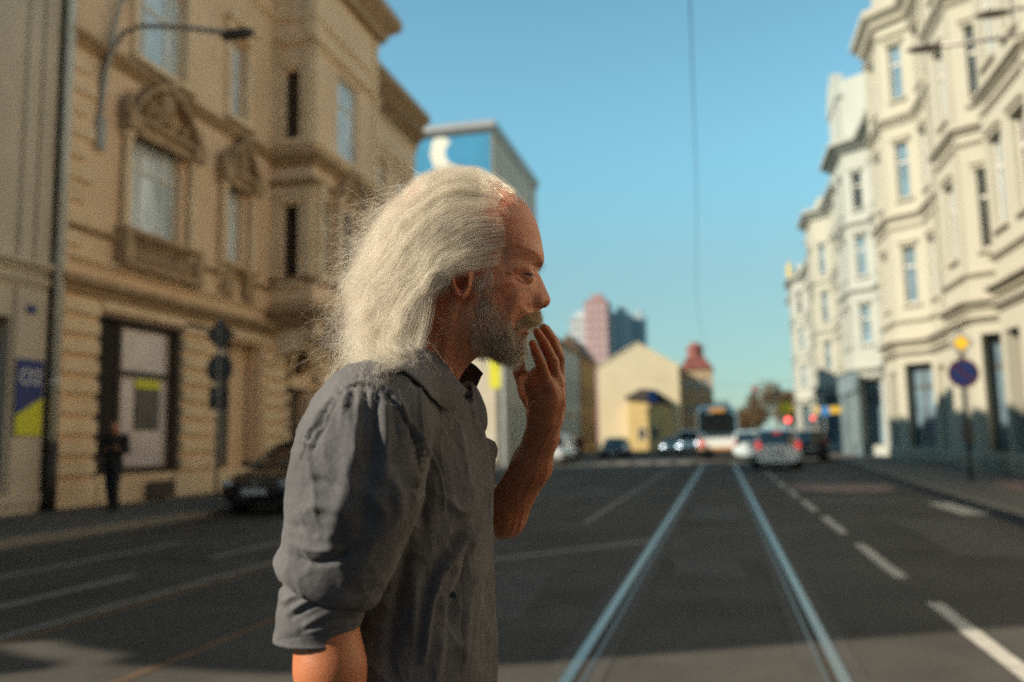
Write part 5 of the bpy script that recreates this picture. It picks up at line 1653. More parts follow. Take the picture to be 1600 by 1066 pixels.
def surf(pts, off):
    """points on the near shirt surface below the given photo points, lifted by off"""
    out = []
    for (u, v, *o) in pts:
        m = (np.abs(uv2[:, 0] - u) < 5) & (np.abs(uv2[:, 1] - v) < 5)
        y = sv[m, 1].min() if m.any() else -.05
        out.append((u, v, y - (o[0] if o else off)))
    return out


def fabric_material():
    m = bpy.data.materials.new('chambray')
    g = NG(m)
    p = g.n('ShaderNodeBsdfPrincipled'); g.l(p.outputs[0], g.out.inputs[0])
    p.inputs['Roughness'].default_value = .85
    p.inputs['Specular IOR Level'].default_value = .25
    p.inputs['Sheen Weight'].default_value = .12
    p.inputs['Sheen Roughness'].default_value = .4
    tc = g.n('ShaderNodeTexCoord')
    n1 = g.n('ShaderNodeTexNoise'); n1.inputs['Scale'].default_value = 16; n1.inputs['Detail'].default_value = 5; n1.inputs['Roughness'].default_value = .6
    n2 = g.n('ShaderNodeTexNoise'); n2.inputs['Scale'].default_value = 900; n2.inputs['Detail'].default_value = 2
    mp = g.n('ShaderNodeMapping'); mp.inputs['Scale'].default_value = (1, 1, .22)
    g.l(tc.outputs['Object'], mp.inputs[0]); g.l(mp.outputs[0], n2.inputs['Vector'])
    g.l(tc.outputs['Object'], n1.inputs['Vector'])
    r = g.n('ShaderNodeValToRGB'); r.color_ramp.elements[0].position = .3; r.color_ramp.elements[1].position = .72
    r.color_ramp.elements[0].color = (.078, .079, .087, 1); r.color_ramp.elements[1].color = (.132, .133, .145, 1)
    g.l(n1.outputs[0], r.inputs[0])
    mx = g.n('ShaderNodeMix', data_type='RGBA', blend_type='MULTIPLY'); mx.inputs[0].default_value = .55
    r2 = g.n('ShaderNodeValToRGB'); r2.color_ramp.elements[0].position = .3; r2.color_ramp.elements[1].position = .7
    r2.color_ramp.elements[0].color = (.55, .55, .56, 1); r2.color_ramp.elements[1].color = (1.25, 1.24, 1.22, 1)
    g.l(n2.outputs[0], r2.inputs[0]); g.l(r.outputs[0], mx.inputs[6]); g.l(r2.outputs[0], mx.inputs[7])
    # wear: convex edges fade a little
    geo = g.n('ShaderNodeNewGeometry')
    g.l(mx.outputs[2], p.inputs['Base Color'])
    w1 = g.n('ShaderNodeTexWave', wave_type='BANDS', bands_direction='Z'); w1.inputs['Scale'].default_value = 420; w1.inputs['Distortion'].default_value = 1.5
    w2 = g.n('ShaderNodeTexWave', wave_type='BANDS', bands_direction='X'); w2.inputs['Scale'].default_value = 420; w2.inputs['Distortion'].default_value = 1.5
    g.l(tc.outputs['Object'], w1.inputs['Vector']); g.l(tc.outputs['Object'], w2.inputs['Vector'])
    ad = g.n('ShaderNodeMath', operation='ADD'); g.l(w1.outputs['Fac'], ad.inputs[0]); g.l(w2.outputs['Fac'], ad.inputs[1])
    n3 = g.n('ShaderNodeTexNoise'); n3.inputs['Scale'].default_value = 110; n3.inputs['Detail'].default_value = 4
    g.l(tc.outputs['Object'], n3.inputs['Vector'])
    b1 = g.n('ShaderNodeBump'); b1.inputs['Strength'].default_value = .25; b1.inputs['Distance'].default_value = .0006
    g.l(ad.outputs[0], b1.inputs['Height'])
    b2 = g.n('ShaderNodeBump'); b2.inputs['Strength'].default_value = .30; b2.inputs['Distance'].default_value = .004
    g.l(n3.outputs[0], b2.inputs['Height']); g.l(b1.outputs[0], b2.inputs['Normal'])
    g.l(b2.outputs[0], p.inputs['Normal'])
    return m


M_fab = fabric_material()
shirt = link_mesh('shirt', shirt_me, M_fab, man)


def patch(name, ea, eb, n=26, m=14, bulge=.004, thick=.0016, parent=None, wob=.0012, edge=.0012, seed=0):
    """a cloth piece between two 3D edges, bulged, with thickness and a raised stitched rim"""
    def res(e, n):
        e = smooth_poly(e, 8, False)
        s = np.concatenate([[0], np.cumsum(np.linalg.norm(np.diff(e, axis=0), axis=1))]); t = np.linspace(0, s[-1], n)
        return np.stack([np.interp(t, s, e[:, k]) for k in range(3)], 1)
    A, B = res(ea, n), res(eb, n)
    t = np.linspace(0, 1, m)
    G = A[:, None] * (1 - t)[None, :, None] + B[:, None] * t[None, :, None]
    du = np.gradient(G, axis=0); dv = np.gradient(G, axis=1)
    N = np.cross(du, dv); N /= np.linalg.norm(N, axis=2)[..., None] + 1e-12
    if N[..., 1].mean() > 0: N = -N
    s = np.linspace(0, 1, n)[:, None]
    sh = bulge * np.sin(np.pi * t)[None, :] * np.ones((n, 1))
    rim = np.minimum(np.minimum(t[None] * (m - 1), (1 - t[None]) * (m - 1)), np.minimum(s * (n - 1), (1 - s) * (n - 1)))
    sh = sh - edge * .6 * np.exp(-((rim - 1.6) / .55) ** 2)
    sh = sh + (vnoise(G.reshape(-1, 3), 55, 20 + seed) * wob).reshape(n, m)
    G = G + N * sh[..., None]
    v = np.concatenate([G.reshape(-1, 3), (G - N * thick).reshape(-1, 3)])
    i = np.arange(n * m).reshape(n, m)
    q = np.stack([i[:-1, :-1], i[1:, :-1], i[1:, 1:], i[:-1, 1:]], -1).reshape(-1, 4)
    qs = [q, q[:, ::-1] + n * m]
    ring = np.concatenate([i[:, 0], i[-1, 1:], i[-2::-1, -1], i[0, -2:0:-1]])
    r2 = np.roll(ring, -1)
    qs.append(np.stack([r2, ring, ring + n * m, r2 + n * m], 1))
    o = link_mesh(name, mesh_np(name, v, np.concatenate(qs)), M_fab, parent)
    bm = bmesh.new(); bm.from_mesh(o.data); bmesh.ops.recalc_face_normals(bm, faces=bm.faces); bm.to_mesh(o.data); bm.free()
    return o


patch('collar', PL([(598, 548, -.034), (628, 532, -.066), (650, 530, -.079), (672, 550, -.082), (694, 570, -.078), (716, 594, -.068), (730, 610, -.060)]),
      PL(surf([(586, 584, .004), (606, 580, .005), (630, 578, .006), (655, 597, .007), (675, 620, .007), (688, 633, .007), (698, 642, .006)], .006)), 44, 20, .005, .0022, shirt, edge=.0018)
patch('collar', PL([(700, 580, .046), (718, 572, .052), (736, 567, .052), (754, 584, .046)]),
      PL([(702, 648, .050), (722, 632, .056), (738, 616, .060), (746, 603, .056)]), 28, 14, .002, .0018, shirt, wob=.0003, edge=0, seed=3)
patch('collar_stand', PL([(598, 550, -.028), (632, 536, -.058), (668, 556, -.066), (700, 584, -.058), (722, 606, -.044)]),
      PL([(590, 590, -.040), (620, 575, -.070), (660, 585, -.075), (690, 605, -.066), (716, 628, -.052)]), 24, 10, .002, .0018, shirt, seed=4)
patch('lapel', PL([(716, 600, .030), (720, 622, .010), (722, 645, 0), (728, 668, .004), (742, 690, .012)]),
      PL([(742, 600, .060), (753, 621, .050), (761, 644, .048), (761, 668, .044), (748, 692, .034)]), 30, 18, .006, .0016, shirt, wob=.0006, edge=.0004, seed=5)
patch('chest_pocket', PL([(748, 686, .040), (750, 715, .036), (750, 760, .036), (752, 800, .04)]),
      PL([(772, 690, .075), (774, 715, .075), (773, 760, .075), (769, 800, .075)]), 22, 12, .004, .0016, shirt, seed=6)
patch('pocket_flap', PL([(746, 683, .034), (756, 682, .045), (773, 690, .078)]),
      PL([(748, 706, .028), (757, 712, .040), (776, 716, .080)]), 16, 8, .003, .0016, shirt, seed=8)

# rolled cuff: an open tube of cloth around the elbow
c0 = P(512, 896, -.205); c1 = P(493, 1001, -.206)
cx_ = c1 - c0; Lc = np.linalg.norm(cx_); cx_ = cx_ / Lc
e1 = np.array([1.0, 0, 0]); e1 = e1 - (e1 @ cx_) * cx_; e1 /= np.linalg.norm(e1); e2 = np.cross(cx_, e1)
nr, na = 40, 120
th_ = np.linspace(0, 2 * np.pi, na, endpoint=False)
V_ = []
for i in range(nr):
    t = i / (nr - 1)
    for a in th_:
        r = .0440 - .0022 * t + .0022 * math.sin(np.pi * min(1, t * 1.2))
        off = t + (.085 * math.cos(a + np.pi) * t) + .05 * (1 - t) * math.cos(a + .4)
        V_.append(c0 + cx_ * Lc * off + (e1 * math.cos(a) + e2 * math.sin(a)) * r)
V_ = np.array(V_)
dirr = np.tile(np.stack([e1 * math.cos(a) + e2 * math.sin(a) for a in th_]), (nr, 1))
uvc = to_photo(V_)
dc = np.zeros(len(V_))
for pts, w, a in [([(440, 915), (462, 925), (490, 915), (515, 920)], 4, -3.5), ([(446, 940), (470, 925), (492, 912)], 5, 3.2), ([(455, 965), (490, 945), (530, 935), (560, 936)], 4.5, -2.6),
                  ([(460, 952), (495, 932), (540, 922)], 5, 2.8), ([(480, 975), (520, 955), (558, 950)], 5, 2.4), ([(470, 988), (510, 972), (550, 966)], 4, -1.8), ([(500, 905), (540, 915), (566, 930)], 5, -3.0),
                  ([(437, 1000), (490, 992), (552, 978)], 2, -.8)]:
    d = line_d(uvc, smooth_poly(pts, 4, False)); dc += a * .001 * np.exp(-(d / w) ** 2)
dc = dc * (dirr[:, 1] < .3) + vnoise(V_ * np.array([1, 1, 2.0]), 45, 31) * .0016
dc += np.repeat(np.where(np.arange(nr) > nr - 3, .0006, 0), na)
V_ = V_ + dirr * dc[:, None]
inner = V_ - dirr * .0022
vv = np.concatenate([V_, inner])
i_ = np.arange(nr * na).reshape(nr, na)
nx_ = np.roll(i_, -1, 1)
q1 = np.stack([i_[:-1], nx_[:-1], nx_[1:], i_[1:]], -1).reshape(-1, 4)
q2 = q1[:, ::-1] + nr * na
q3 = np.stack([i_[-1], nx_[-1], nx_[-1] + nr * na, i_[-1] + nr * na], -1)
cf = link_mesh('rolled_cuff', mesh_np('rolled_cuff', vv, np.concatenate([q1, q2, q3])), M_fab, shirt)
bm = bmesh.new(); bm.from_mesh(cf.data); bmesh.ops.recalc_face_normals(bm, faces=bm.faces); bm.to_mesh(cf.data); bm.free()
# buttons down the front, trousers and shoes below the frame
M_btn = mat('button_horn', (.10, .09, .085), .35, .2, 200)
for (u, v, y) in surf([(709, 930)], .0002):
    mb = MB(); mb.lathe([(.0040, -.001), (.0045, .0003), (.0040, .0010), (.0030, .0008), (.0004, .0007)], 18, axis='y')
    b_ = mb.build('button', M_fab, shirt, tuple(P(u, v, y)), smooth=True); b_.rotation_euler = (0, 0, rad(150))
M_tr = mat('trouser_cloth', (.035, .036, .042), .9, .25, 9, .2, 300)


def trouser_fn(p):
    d = ellip(p, (-.03, 0, .90), (.125, .172, .13))
    for s in (-1, 1):
        d = smin(d, cone_chain(p, [(-.03, s * .088, .88), (.02 * s, s * .10, .48), (-.05 * s - .04, s * .10, .09)], [.096, .072, .062], .03), .03)
    return np.maximum(np.maximum(d, p[:, 2] - .98), .055 - p[:, 2])


tv, tq = mesh_implicit(trouser_fn, (-.22, -.24, .03), (.16, .24, 1.0), .007)
tv = tv + vnoise(tv * np.array([1, 1, .5]), 24, 40)[:, None] * np.array([.004, .004, 0])
link_mesh('trousers', mesh_np('trousers', tv, tq), M_tr, man)
M_shoe = mat('shoe_leather', (.03, .022, .016), .45, .3, 12)
for s in (-1, 1):
    cxs = -.05 * s - .04
    def shoe_fn(p, s=s, cxs=cxs):
        d = cone_chain(p, [(cxs - .06, s * .10, .05), (cxs + .05, s * .105, .048), (cxs + .16, s * .115, .034)], [.040, .042, .032], .02)
        d = smin(d, cone_chain(p, [(cxs - .02, s * .10, .05), (cxs - .02, s * .10, .11)], [.045, .047]), .03)
        return np.maximum(d, .004 - p[:, 2])
    a_, b_ = mesh_implicit(shoe_fn, (cxs - .13, s * .10 - .08, 0), (cxs + .22, s * .10 + .08, .17), .006)
    link_mesh('shoe', mesh_np('shoe', a_, b_), M_shoe, man)
# ---------------------------------------------------------------- hair and beard (curves)
def hair_material(name, c0, c1, rough=.35, radial=.55):
    """fibre shader: diffuse core, a soft highlight along the strand and light let through it"""
    m = bpy.data.materials.new(name)
    g = NG(m)
    hi = g.n('ShaderNodeHairInfo')
    r = g.n('ShaderNodeValToRGB')
    r.color_ramp.elements[0].color = c4(c0); r.color_ramp.elements[1].color = c4(c1)
    g.l(hi.outputs['Random'], r.inputs[0])
    d = g.n('ShaderNodeBsdfDiffuse'); t = g.n('ShaderNodeBsdfTranslucent')
    h = g.n('ShaderNodeBsdfHair', component='Reflection')
    h.inputs['RoughnessU'].default_value = .30; h.inputs['RoughnessV'].default_value = .8
    for q in (d, t, h): g.l(r.outputs[0], q.inputs['Color'])
    m1 = g.n('ShaderNodeMixShader'); m1.inputs[0].default_value = .45
    g.l(d.outputs[0], m1.inputs[1]); g.l(t.outputs[0], m1.inputs[2])
    m2 = g.n('ShaderNodeMixShader'); m2.inputs[0].default_value = .34
    g.l(m1.outputs[0], m2.inputs[1]); g.l(h.outputs[0], m2.inputs[2])
    g.l(m2.outputs[0], g.out.inputs[0])
    return m


def curves_obj(name, pts, radii, m, parent):
    """pts (N, K, 3), radii (N, K)"""
    n, k = pts.shape[:2]
    hc = bpy.data.hair_curves.new(name)
    hc.add_curves([k] * n)
    hc.attributes['position'].data.foreach_set('vector', np.ascontiguousarray(pts, np.float32).ravel())
    ra = hc.attributes.get('radius') or hc.attributes.new('radius', 'FLOAT', 'POINT')
    ra.data.foreach_set('value', np.ascontiguousarray(radii, np.float32).ravel())
    hc.materials.append(m)
    o = bpy.data.objects.new(name, hc)
    C.objects.link(o)
    o.parent = parent
    return o


M_hair = hair_material('white_hair', (.74, .66, .53), (1.0, .98, .93))
GUIDES = [
    [(808, 301, 0), (780, 281, 0), (735, 263, 0), (690, 267, 0), (653, 288, 0), (622, 318, 0), (592, 358, 0), (560, 402, 0), (528, 440, .005)],
    [(801, 304, -.028), (770, 284, -.038), (725, 271, -.043), (680, 281, -.047), (642, 308, -.049), (606, 348, -.047), (574, 398, -.04), (546, 444, -.032), (520, 488, -.02)],
    [(786, 309, -.046), (752, 296, -.060), (708, 296, -.070), (663, 322, -.075), (624, 362, -.075), (590, 408, -.070), (562, 458, -.063), (540, 506, -.055), (526, 552, -.05)],
    [(779, 317, -.056), (746, 315, -.074), (700, 330, -.085), (658, 364, -.092), (620, 408, -.093), (588, 458, -.090), (560, 508, -.085), (538, 556, -.08), (522, 590, -.075)],
    [(786, 345, -.063), (746, 346, -.081), (702, 366, -.092), (662, 402, -.099), (628, 446, -.101), (600, 492, -.101), (574, 534, -.100), (552, 566, -.099), (536, 588, -.098)],
    [(791, 371, -.066), (752, 379, -.083), (712, 396, -.095), (678, 424, -.103), (650, 460, -.107), (626, 500, -.109), (604, 540, -.111), (586, 566, -.112), (570, 580, -.113)],
    [(786, 396, -.067), (750, 405, -.083), (715, 413, -.0955), (682, 431, -.104), (658, 462, -.109), (638, 504, -.112), (622, 540, -.115), (611, 562, -.116), (604, 578, -.117)],
    [(776, 416, -.070), (744, 424, -.0835), (712, 423, -.0955), (683, 437, -.103), (664, 466, -.107), (653, 505, -.110), (645, 540, -.114), (642, 566, -.116), (645, 588, -.117)]]
for g in GUIDES[:6]:
    for i_, du_ in ((6, 8), (7, 16), (8, 22)):
        g[i_] = (g[i_][0] + du_, g[i_][1], g[i_][2])
for g in GUIDES[2:]:
    for i_, (u_, v_, y_) in enumerate(g):
        if v_ > 535:
            g[i_] = (u_, v_, min(y_, surf([(u_, v_)], .010)[0][2]) if v_ > 552 else y_ - .012)
_hm = hv.copy(); _hm[:, 1] = -np.abs(_hm[:, 1]); _huv = to_photo(_hm)
for g in GUIDES[2:]:
    for i_ in range(4):
        (u_, v_, y_) = g[i_]
        m_ = (np.abs(_huv[:, 0] - u_) < 3) & (np.abs(_huv[:, 1] - v_) < 3)
        if m_.any(): g[i_] = (u_, v_, min(y_, _hm[m_, 1].min() - (.0012, .0055, .008, .009)[i_]))
G3 = np.array([PL(g) for g in GUIDES])                      # (8, 9, 3)
NK = 26


def guide_at(s, t):
    """s (N,) position across the guides, t (N,K) along them -> points"""
    s = np.clip(s, 0, len(G3) - 1.0001); i = s.astype(int); f = (s - i)[:, None, None]
    i0 = np.clip(i - 1, 0, 7); i3 = np.clip(i + 2, 0, 7)
    def cr(a, b, c, d, f):
        return .5 * ((2 * b) + (-a + c) * f + (2 * a - 5 * b + 4 * c - d) * f * f + (-a + 3 * b - 3 * c + d) * f ** 3)
    row = cr(G3[i0], G3[i], G3[i + 1], G3[i3], f)              # (N, 9, 3)
    q = np.clip(t, 0, 1) * 8 - 1e-6; q = np.maximum(q, 0); j = q.astype(int); g = (q - j)[..., None]
    n = np.arange(len(s))[:, None]
    p0, p1, p2, p3 = row[n, np.clip(j - 1, 0, 8)], row[n, j], row[n, np.clip(j + 1, 0, 8)], row[n, np.clip(j + 2, 0, 8)]
    out = cr(p0, p1, p2, p3, g)
    over = np.maximum(t - 1, 0)[..., None]
    return out + over * (row[:, -1] - row[:, -2])[:, None] * 8


def strands(n, seed, side, frizz=1.0, spread=1.0, tmin=0.0):
    r = np.random.default_rng(seed)
    nc = 620
    cs = r.uniform(0, 7, nc)                                  # locks
    ct0 = np.where(r.uniform(0, 1, nc) < .34, r.uniform(0, .15, nc), np.clip(r.beta(1.0, 2.0, nc) * .62, 0, .6))
    clump = r.integers(0, nc, n)
    loose = np.where(r.uniform(0, 1, n) < .22, .30, .075)
    s = cs[clump] + r.normal(0, 1, n) * loose
    t0 = np.clip(ct0[clump] + r.normal(0, .035, n), tmin, .75)
    edge = (s < 0) | (s > 7); s = np.where(edge, r.uniform(0, 7, n), s)
    t1 = np.clip(np.where(s > 2, .80, .86) + .12 * r.normal(0, 1, nc)[clump] + r.normal(0, .06, n), t0 + .25, 1.04)
    k = np.linspace(0, 1, NK)[None]
    t = t0[:, None] + (t1 - t0)[:, None] * k
    p = guide_at(s, t)
    y = p[..., 1]
    # lift from the scalp: roots start deeper, thickness grows along the strand
    depth = r.uniform(0, 1, n)[:, None] ** 1.3
    p[..., 1] = y * (1 - depth * (.10 + .30 * np.clip(t, 0, 1)))
    c = np.array([.02, 0, 1.58])
    rad_ = p - c; rad_[..., 1] = 0
    root_in = np.exp(-k * 6)[..., None] * .010 * (t0 > .03)[:, None, None]
    p = p - rad_ / (np.linalg.norm(rad_, axis=2)[..., None] + 1e-6) * (root_in + (depth[..., None] * .010) * (.3 + t[..., None]) * (s[:, None, None] < 2.5))
    # locks part from each other and gather towards their tips
    co = r.normal(0, 1, (nc, 3))[clump][:, None] * np.array([1, .7, 1]) * (.0012 + .0056 * np.clip(t, 0, 1) ** .8)[..., None]
    p = p + co
    # lock waves
    ph = r.uniform(0, 6.28, (nc, 3))[clump]; fq = r.uniform(5, 11, (nc, 3))[clump]
    amp = (.0022 * frizz * (.15 + 1.6 * np.clip(t, 0, 1.2) ** 2.2))[..., None] * r.uniform(.4, 1.6, (nc, 1))[clump][:, None]
    p = p + amp * np.sin(fq[:, None] * k[..., None] * 2.2 + ph[:, None]) * np.array([1.0, .55, 1.0])
    # single-strand frizz and stray drift
    ph2 = r.uniform(0, 6.28, (n, 1, 3)); fq2 = r.uniform(9, 26, (n, 1, 3))
    a2 = (.0007 * frizz * r.gamma(1.5, .8, n)[:, None] * (.25 + np.clip(t, 0, 1.2) ** 1.6))[..., None]
    p = p + a2 * np.sin(fq2 * k[..., None] + ph2)
    dr = r.normal(0, 1, (n, 1, 3)) * (.0048 * spread) * np.minimum(r.gamma(1.0, 1.0, (n, 1, 1)), 2.5) * np.where(s > 5, .35, 1.0)[:, None, None]
    p = p + dr * (k[..., None] ** 1.6)
    q_ = p.reshape(-1, 3)
    fld = np.stack([vnoise(q_ * np.array([1, 1, .7]), 34, 50 + seed) + .6 * vnoise(q_, 75, 51), .8 * vnoise(q_, 40, 52 + seed), vnoise(q_ * np.array([.7, 1, 1]), 34, 53 + seed) + .6 * vnoise(q_, 75, 54)], 1).reshape(p.shape)
    p = p + fld * (.0016 + .0090 * np.clip(t, 0, 1.1) ** 1.5)[..., None] * frizz
    if side > 0:
        p[..., 1] *= -1
    rr = .000050 * (1 - .55 * k ** 2) * r.uniform(.7, 1.25, (n, 1))
    return p, np.broadcast_to(rr, (n, NK))


parts = [strands(12500, 1, -1), strands(7500, 2, 1, 1.2, 1.3), strands(2200, 3, -1, 2.6, 3.4, .05), strands(900, 4, 1, 2.8, 3.6, .05)]
hp = np.concatenate([a for a, b in parts]); hr = np.concatenate([b for a, b in parts])
# wisps blown out behind, with curled ends
rw_ = np.random.default_rng(9)
n = 1700
s = rw_.uniform(0.0, 5.0, n); k = np.linspace(0, 1, NK)[None]
t = .38 + .34 * rw_.uniform(0, 1, (n, 1)) + k * rw_.uniform(.12, .34, (n, 1))
wp_ = guide_at(s, t)
wp_[..., 1] *= rw_.uniform(-.9, 1.0, (n, 1))
kk = k[..., None]
tgt = rw_.normal(0, 1, (n, 1, 3)) * np.array([.020, .014, .018]) + np.array([-.026, 0, .022])
wp_ = wp_ + tgt * kk ** 1.5 + (.0085 * kk ** 1.3) * np.sin(rw_.uniform(4, 15, (n, 1, 3)) * kk + rw_.uniform(0, 6.28, (n, 1, 3))) * rw_.gamma(2, .6, (n, 1, 1))
hp = np.concatenate([hp, wp_]); hr = np.concatenate([hr, np.broadcast_to(.000065 * (1 - .5 * k ** 2) * np.ones((n, 1)), (n, NK))])
# two locks that fall over the collar and one long hair across the shoulder
for (path, cnt, wdt) in (([(668, 470, -.105), (662, 510, -.112), (655, 540, -.117), (650, 562, -.119), (655, 578, -.120), (658, 590, -.121), (656, 600, -.1215)], 110, .0032),
                         ([(660, 500, -.108), (648, 535, -.115), (640, 556, -.118), (643, 568, -.119), (648, 575, -.12)], 40, .003),
                         ([(640, 540, -.112), (622, 560, -.118), (609, 580, -.125), (599, 598, -.135), (594, 612, -.150)], 3, .0008),
                         ([(560, 520, -.095), (540, 555, -.095), (522, 580, -.09), (513, 592, -.085), (509, 603, -.08)], 50, .006)):
    g = smooth_poly(PL(path), 8, False)
    tt = np.linspace(0, len(g) - 1, NK)
    base = np.stack([np.interp(tt, np.arange(len(g)), g[:, a]) for a in range(3)], 1)
    off = rw_.normal(0, wdt, (cnt, 1, 3)); kk = np.linspace(0, 1, NK)[None, :, None]
    q = base[None] + off * (1.2 - .7 * kk) + .0008 * np.sin(rw_.uniform(4, 12, (cnt, 1, 3)) * kk + rw_.uniform(0, 6, (cnt, 1, 3)))
    hp = np.concatenate([hp, q]); hr = np.concatenate([hr, np.broadcast_to(.00006 * (1 - .5 * kk[..., 0] ** 2) * np.ones((cnt, 1)), (cnt, NK))])
curves_obj('hair', hp, hr, M_hair, body)

# short hair growing from the skin: beard, moustache, eyebrows, temple fuzz
hn = np.zeros_like(hv)
fn_ = np.cross(hv[hq[:, 2]] - hv[hq[:, 0]], hv[hq[:, 3]] - hv[hq[:, 1]])
for k in range(4):
    for ax in range(3):
        hn[:, ax] += np.bincount(hq[:, k], fn_[:, ax], len(hv))
hn /= np.linalg.norm(hn, axis=1)[:, None] + 1e-12
mir = hv.copy(); mir[:, 1] = -np.abs(mir[:, 1])
huv = to_photo(mir)


def grow(poly, n, length, flow, seed, lift=.35, curl=.0016, dens=None, both=True, radius=.000085, kpt=9, ymax=None):
    """n hairs with roots on the skin inside a photo polygon; flow = combing direction (x, outward y, z)"""
    r = np.random.default_rng(seed)
    ins = poly_sd(huv, np.array(poly, float)) < 0
    if ymax is not None: ins &= np.abs(hv[:, 1]) < ymax
    if not both: ins &= hv[:, 1] < 0
    ii = np.nonzero(ins)[0]
    w = np.ones(len(ii)) if dens is None else dens(huv[ii])
    w = np.clip(w, 0, None) * (1 + .8 * vnoise(hv[ii], 160, seed))
    w = np.clip(w, 1e-6, None)
    pick = r.choice(ii, n, p=w / w.sum())
    root = hv[pick] + r.normal(0, .0005, (n, 3)); nr_ = hn[pick]
    sg = np.where(hv[pick, 1] > 0, 1.0, -1.0)
    fl = flow(huv[pick]) if callable(flow) else np.tile(np.array(flow, float), (n, 1))
    fl = fl.copy(); fl[:, 1] *= sg
    fl = fl - (np.sum(fl * nr_, 1)[:, None]) * nr_ * .8
    fl /= np.linalg.norm(fl, axis=1)[:, None]
    cl = vnoise(hv[pick], 110, seed + 3)[:, None] * .5
    cl2 = vnoise(hv[pick], 110, seed + 4)[:, None] * .5
    fl = fl + r.normal(0, .22, (n, 3)) + np.concatenate([cl, cl * 0, cl2], 1)
    ln = length * r.uniform(.5, 1.3, n)
    if dens is not None: ln = ln * np.clip(.45 + .6 * dens(huv[pick]), .4, 1.1)
    k = np.linspace(0, 1, kpt)[None, :, None]
    d0 = nr_ * lift + fl * (1 - lift)
    p = root[:, None] - nr_[:, None] * .0008 + ln[:, None, None] * (d0[:, None] * k + (fl - d0)[:, None] * k * k * .6)
    p = p + curl * k ** 1.2 * np.sin(r.uniform(2, 7, (n, 1, 3)) * k + r.uniform(0, 6.28, (n, 1, 3)))
    return p, np.broadcast_to(radius * (1 - .6 * k[..., 0]) * r.uniform(.8, 1.3, (n, 1)), (n, kpt))


def beard_flow(q):
    """down on the cheek, forward and down on the chin, outward under the nose"""
    f = np.zeros((len(q), 3))
    f[:, 0] = np.interp(q[:, 0], [735, 770, 805, 830], [.10, .35, .45, .12])
    f[:, 2] = np.interp(q[:, 0], [735, 770, 805, 830], [-1, -.9, -.8, -.9])
    f[:, 1] = .15
    return f


def beard_dens(q):
    d = poly_sd(q, np.array([(741, 428), (757, 430), (768, 455), (782, 478), (797, 492), (812, 500), (824, 506), (822, 512), (812, 514), (816, 521), (830, 528), (830, 545), (815, 560), (790, 566), (755, 562), (735, 545), (728, 510), (732, 470)], float))
    return np.clip(-d / 15, .05, 1)


BP = [(738, 425), (758, 428), (770, 450), (785, 470), (800, 486), (815, 499), (826, 507), (824, 511), (812, 513.5), (812, 521), (820, 527), (827, 530), (832, 545), (818, 562), (790, 568), (755, 565), (733, 550), (724, 515), (730, 465)]
M_beard = hair_material('grey_beard', (.20, .145, .095), (1.0, .92, .78), .4, .6)
M_must = hair_material('blond_grey_moustache', (.35, .24, .11), (1.0, .85, .58), .4, .6)
M_brow = hair_material('dark_grey_eyebrow', (.05, .03, .02), (.30, .20, .12), .4, .6)
b1 = grow(BP, 9000, .0140, beard_flow, 21, .38, .0022, beard_dens)
b2 = grow([(770, 520), (800, 520), (824, 522), (832, 530), (830, 548), (815, 563), (785, 568), (760, 564), (760, 545)], 5000, .0165, (.22, .15, -.9), 22, .30, .0026)
b3 = grow([(735, 420), (775, 440), (800, 475), (812, 495), (790, 500), (760, 480), (735, 470)], 700, .007, (.3, .1, -1), 26, .25, .0012)
curves_obj('beard', np.concatenate([b1[0], b2[0], b3[0]]), np.concatenate([b1[1], b2[1], b3[1]]), M_beard, body)
mo = grow([(846, 483), (848, 489), (844, 498), (832, 504), (818, 507), (806, 508), (810, 499), (824, 492), (834, 486)], 4600, .0105, lambda q: np.stack([np.interp(q[:, 0], [808, 830, 845], [.25, .60, .75]), .35 + 0 * q[:, 0], -.55 + 0 * q[:, 0]], 1), 23, .34, .0014)
curves_obj('moustache', mo[0], mo[1], M_must, body)
eb = grow([(846, 405), (850, 411), (846, 416), (832, 415.5), (815, 420), (803, 426), (800, 423), (812, 414), (830, 408)], 620, .0085, (-.75, .2, .10), 24, .25, .0009, radius=.00005)
eb2 = grow([(848, 404), (851, 410), (848, 417), (838, 416), (838, 407)], 160, .0095, (.35, .2, -.35), 29, .35, .001, radius=.00005)
curves_obj('eyebrow', np.concatenate([eb[0], eb2[0]]), np.concatenate([eb[1], eb2[1]]), M_brow, body)
fz = grow([(799, 312), (812, 322), (800, 345), (792, 378), (788, 404), (765, 418), (760, 380), (770, 330)], 1500, .014, (-1, .1, .05), 25, .12, .001, radius=.00005)
fz2 = grow([(742, 418), (768, 412), (772, 425), (762, 446), (748, 448), (740, 436)], 900, .013, (-.25, .1, -.8), 27, .2, .0014)
fz3 = grow([(800, 306), (826, 322), (820, 334), (805, 324), (798, 318)], 260, .022, (-1, .1, .35), 28, .2, .002, radius=.00005)
curves_obj('temple_hair', np.concatenate([q[0] for q in (fz, fz2, fz3)]), np.concatenate([q[1] for q in (fz, fz2, fz3)]), M_hair, body)
# ================================================================== vehicles
M_tyre = mat('tyre', (.015, .015, .015), .9, .2, 20)
M_rim = mat('alloy_rim', (.35, .35, .36), .35, .1, 10, metallic=.8)
M_cglass = mat('car_glass', (.012, .015, .017), .05, .3, 2, spec=.9)
M_plate = mat('number_plate', (.62, .62, .60), .5, .05, 8)
M_hl = mat('headlight', (.50, .52, .54), .12, .1, 12, spec=.9)
M_hlon = mat('headlight_lit', (.9, .9, .9), .2, .05, 5, emit=(.85, .95, 1), estr=4)
M_blackp = mat('black_plastic', (.02, .02, .02), .6, .2, 15)


def paint(name, c): return mat(name, c, .30, .06, 1.5, metallic=.35, coat=.7)


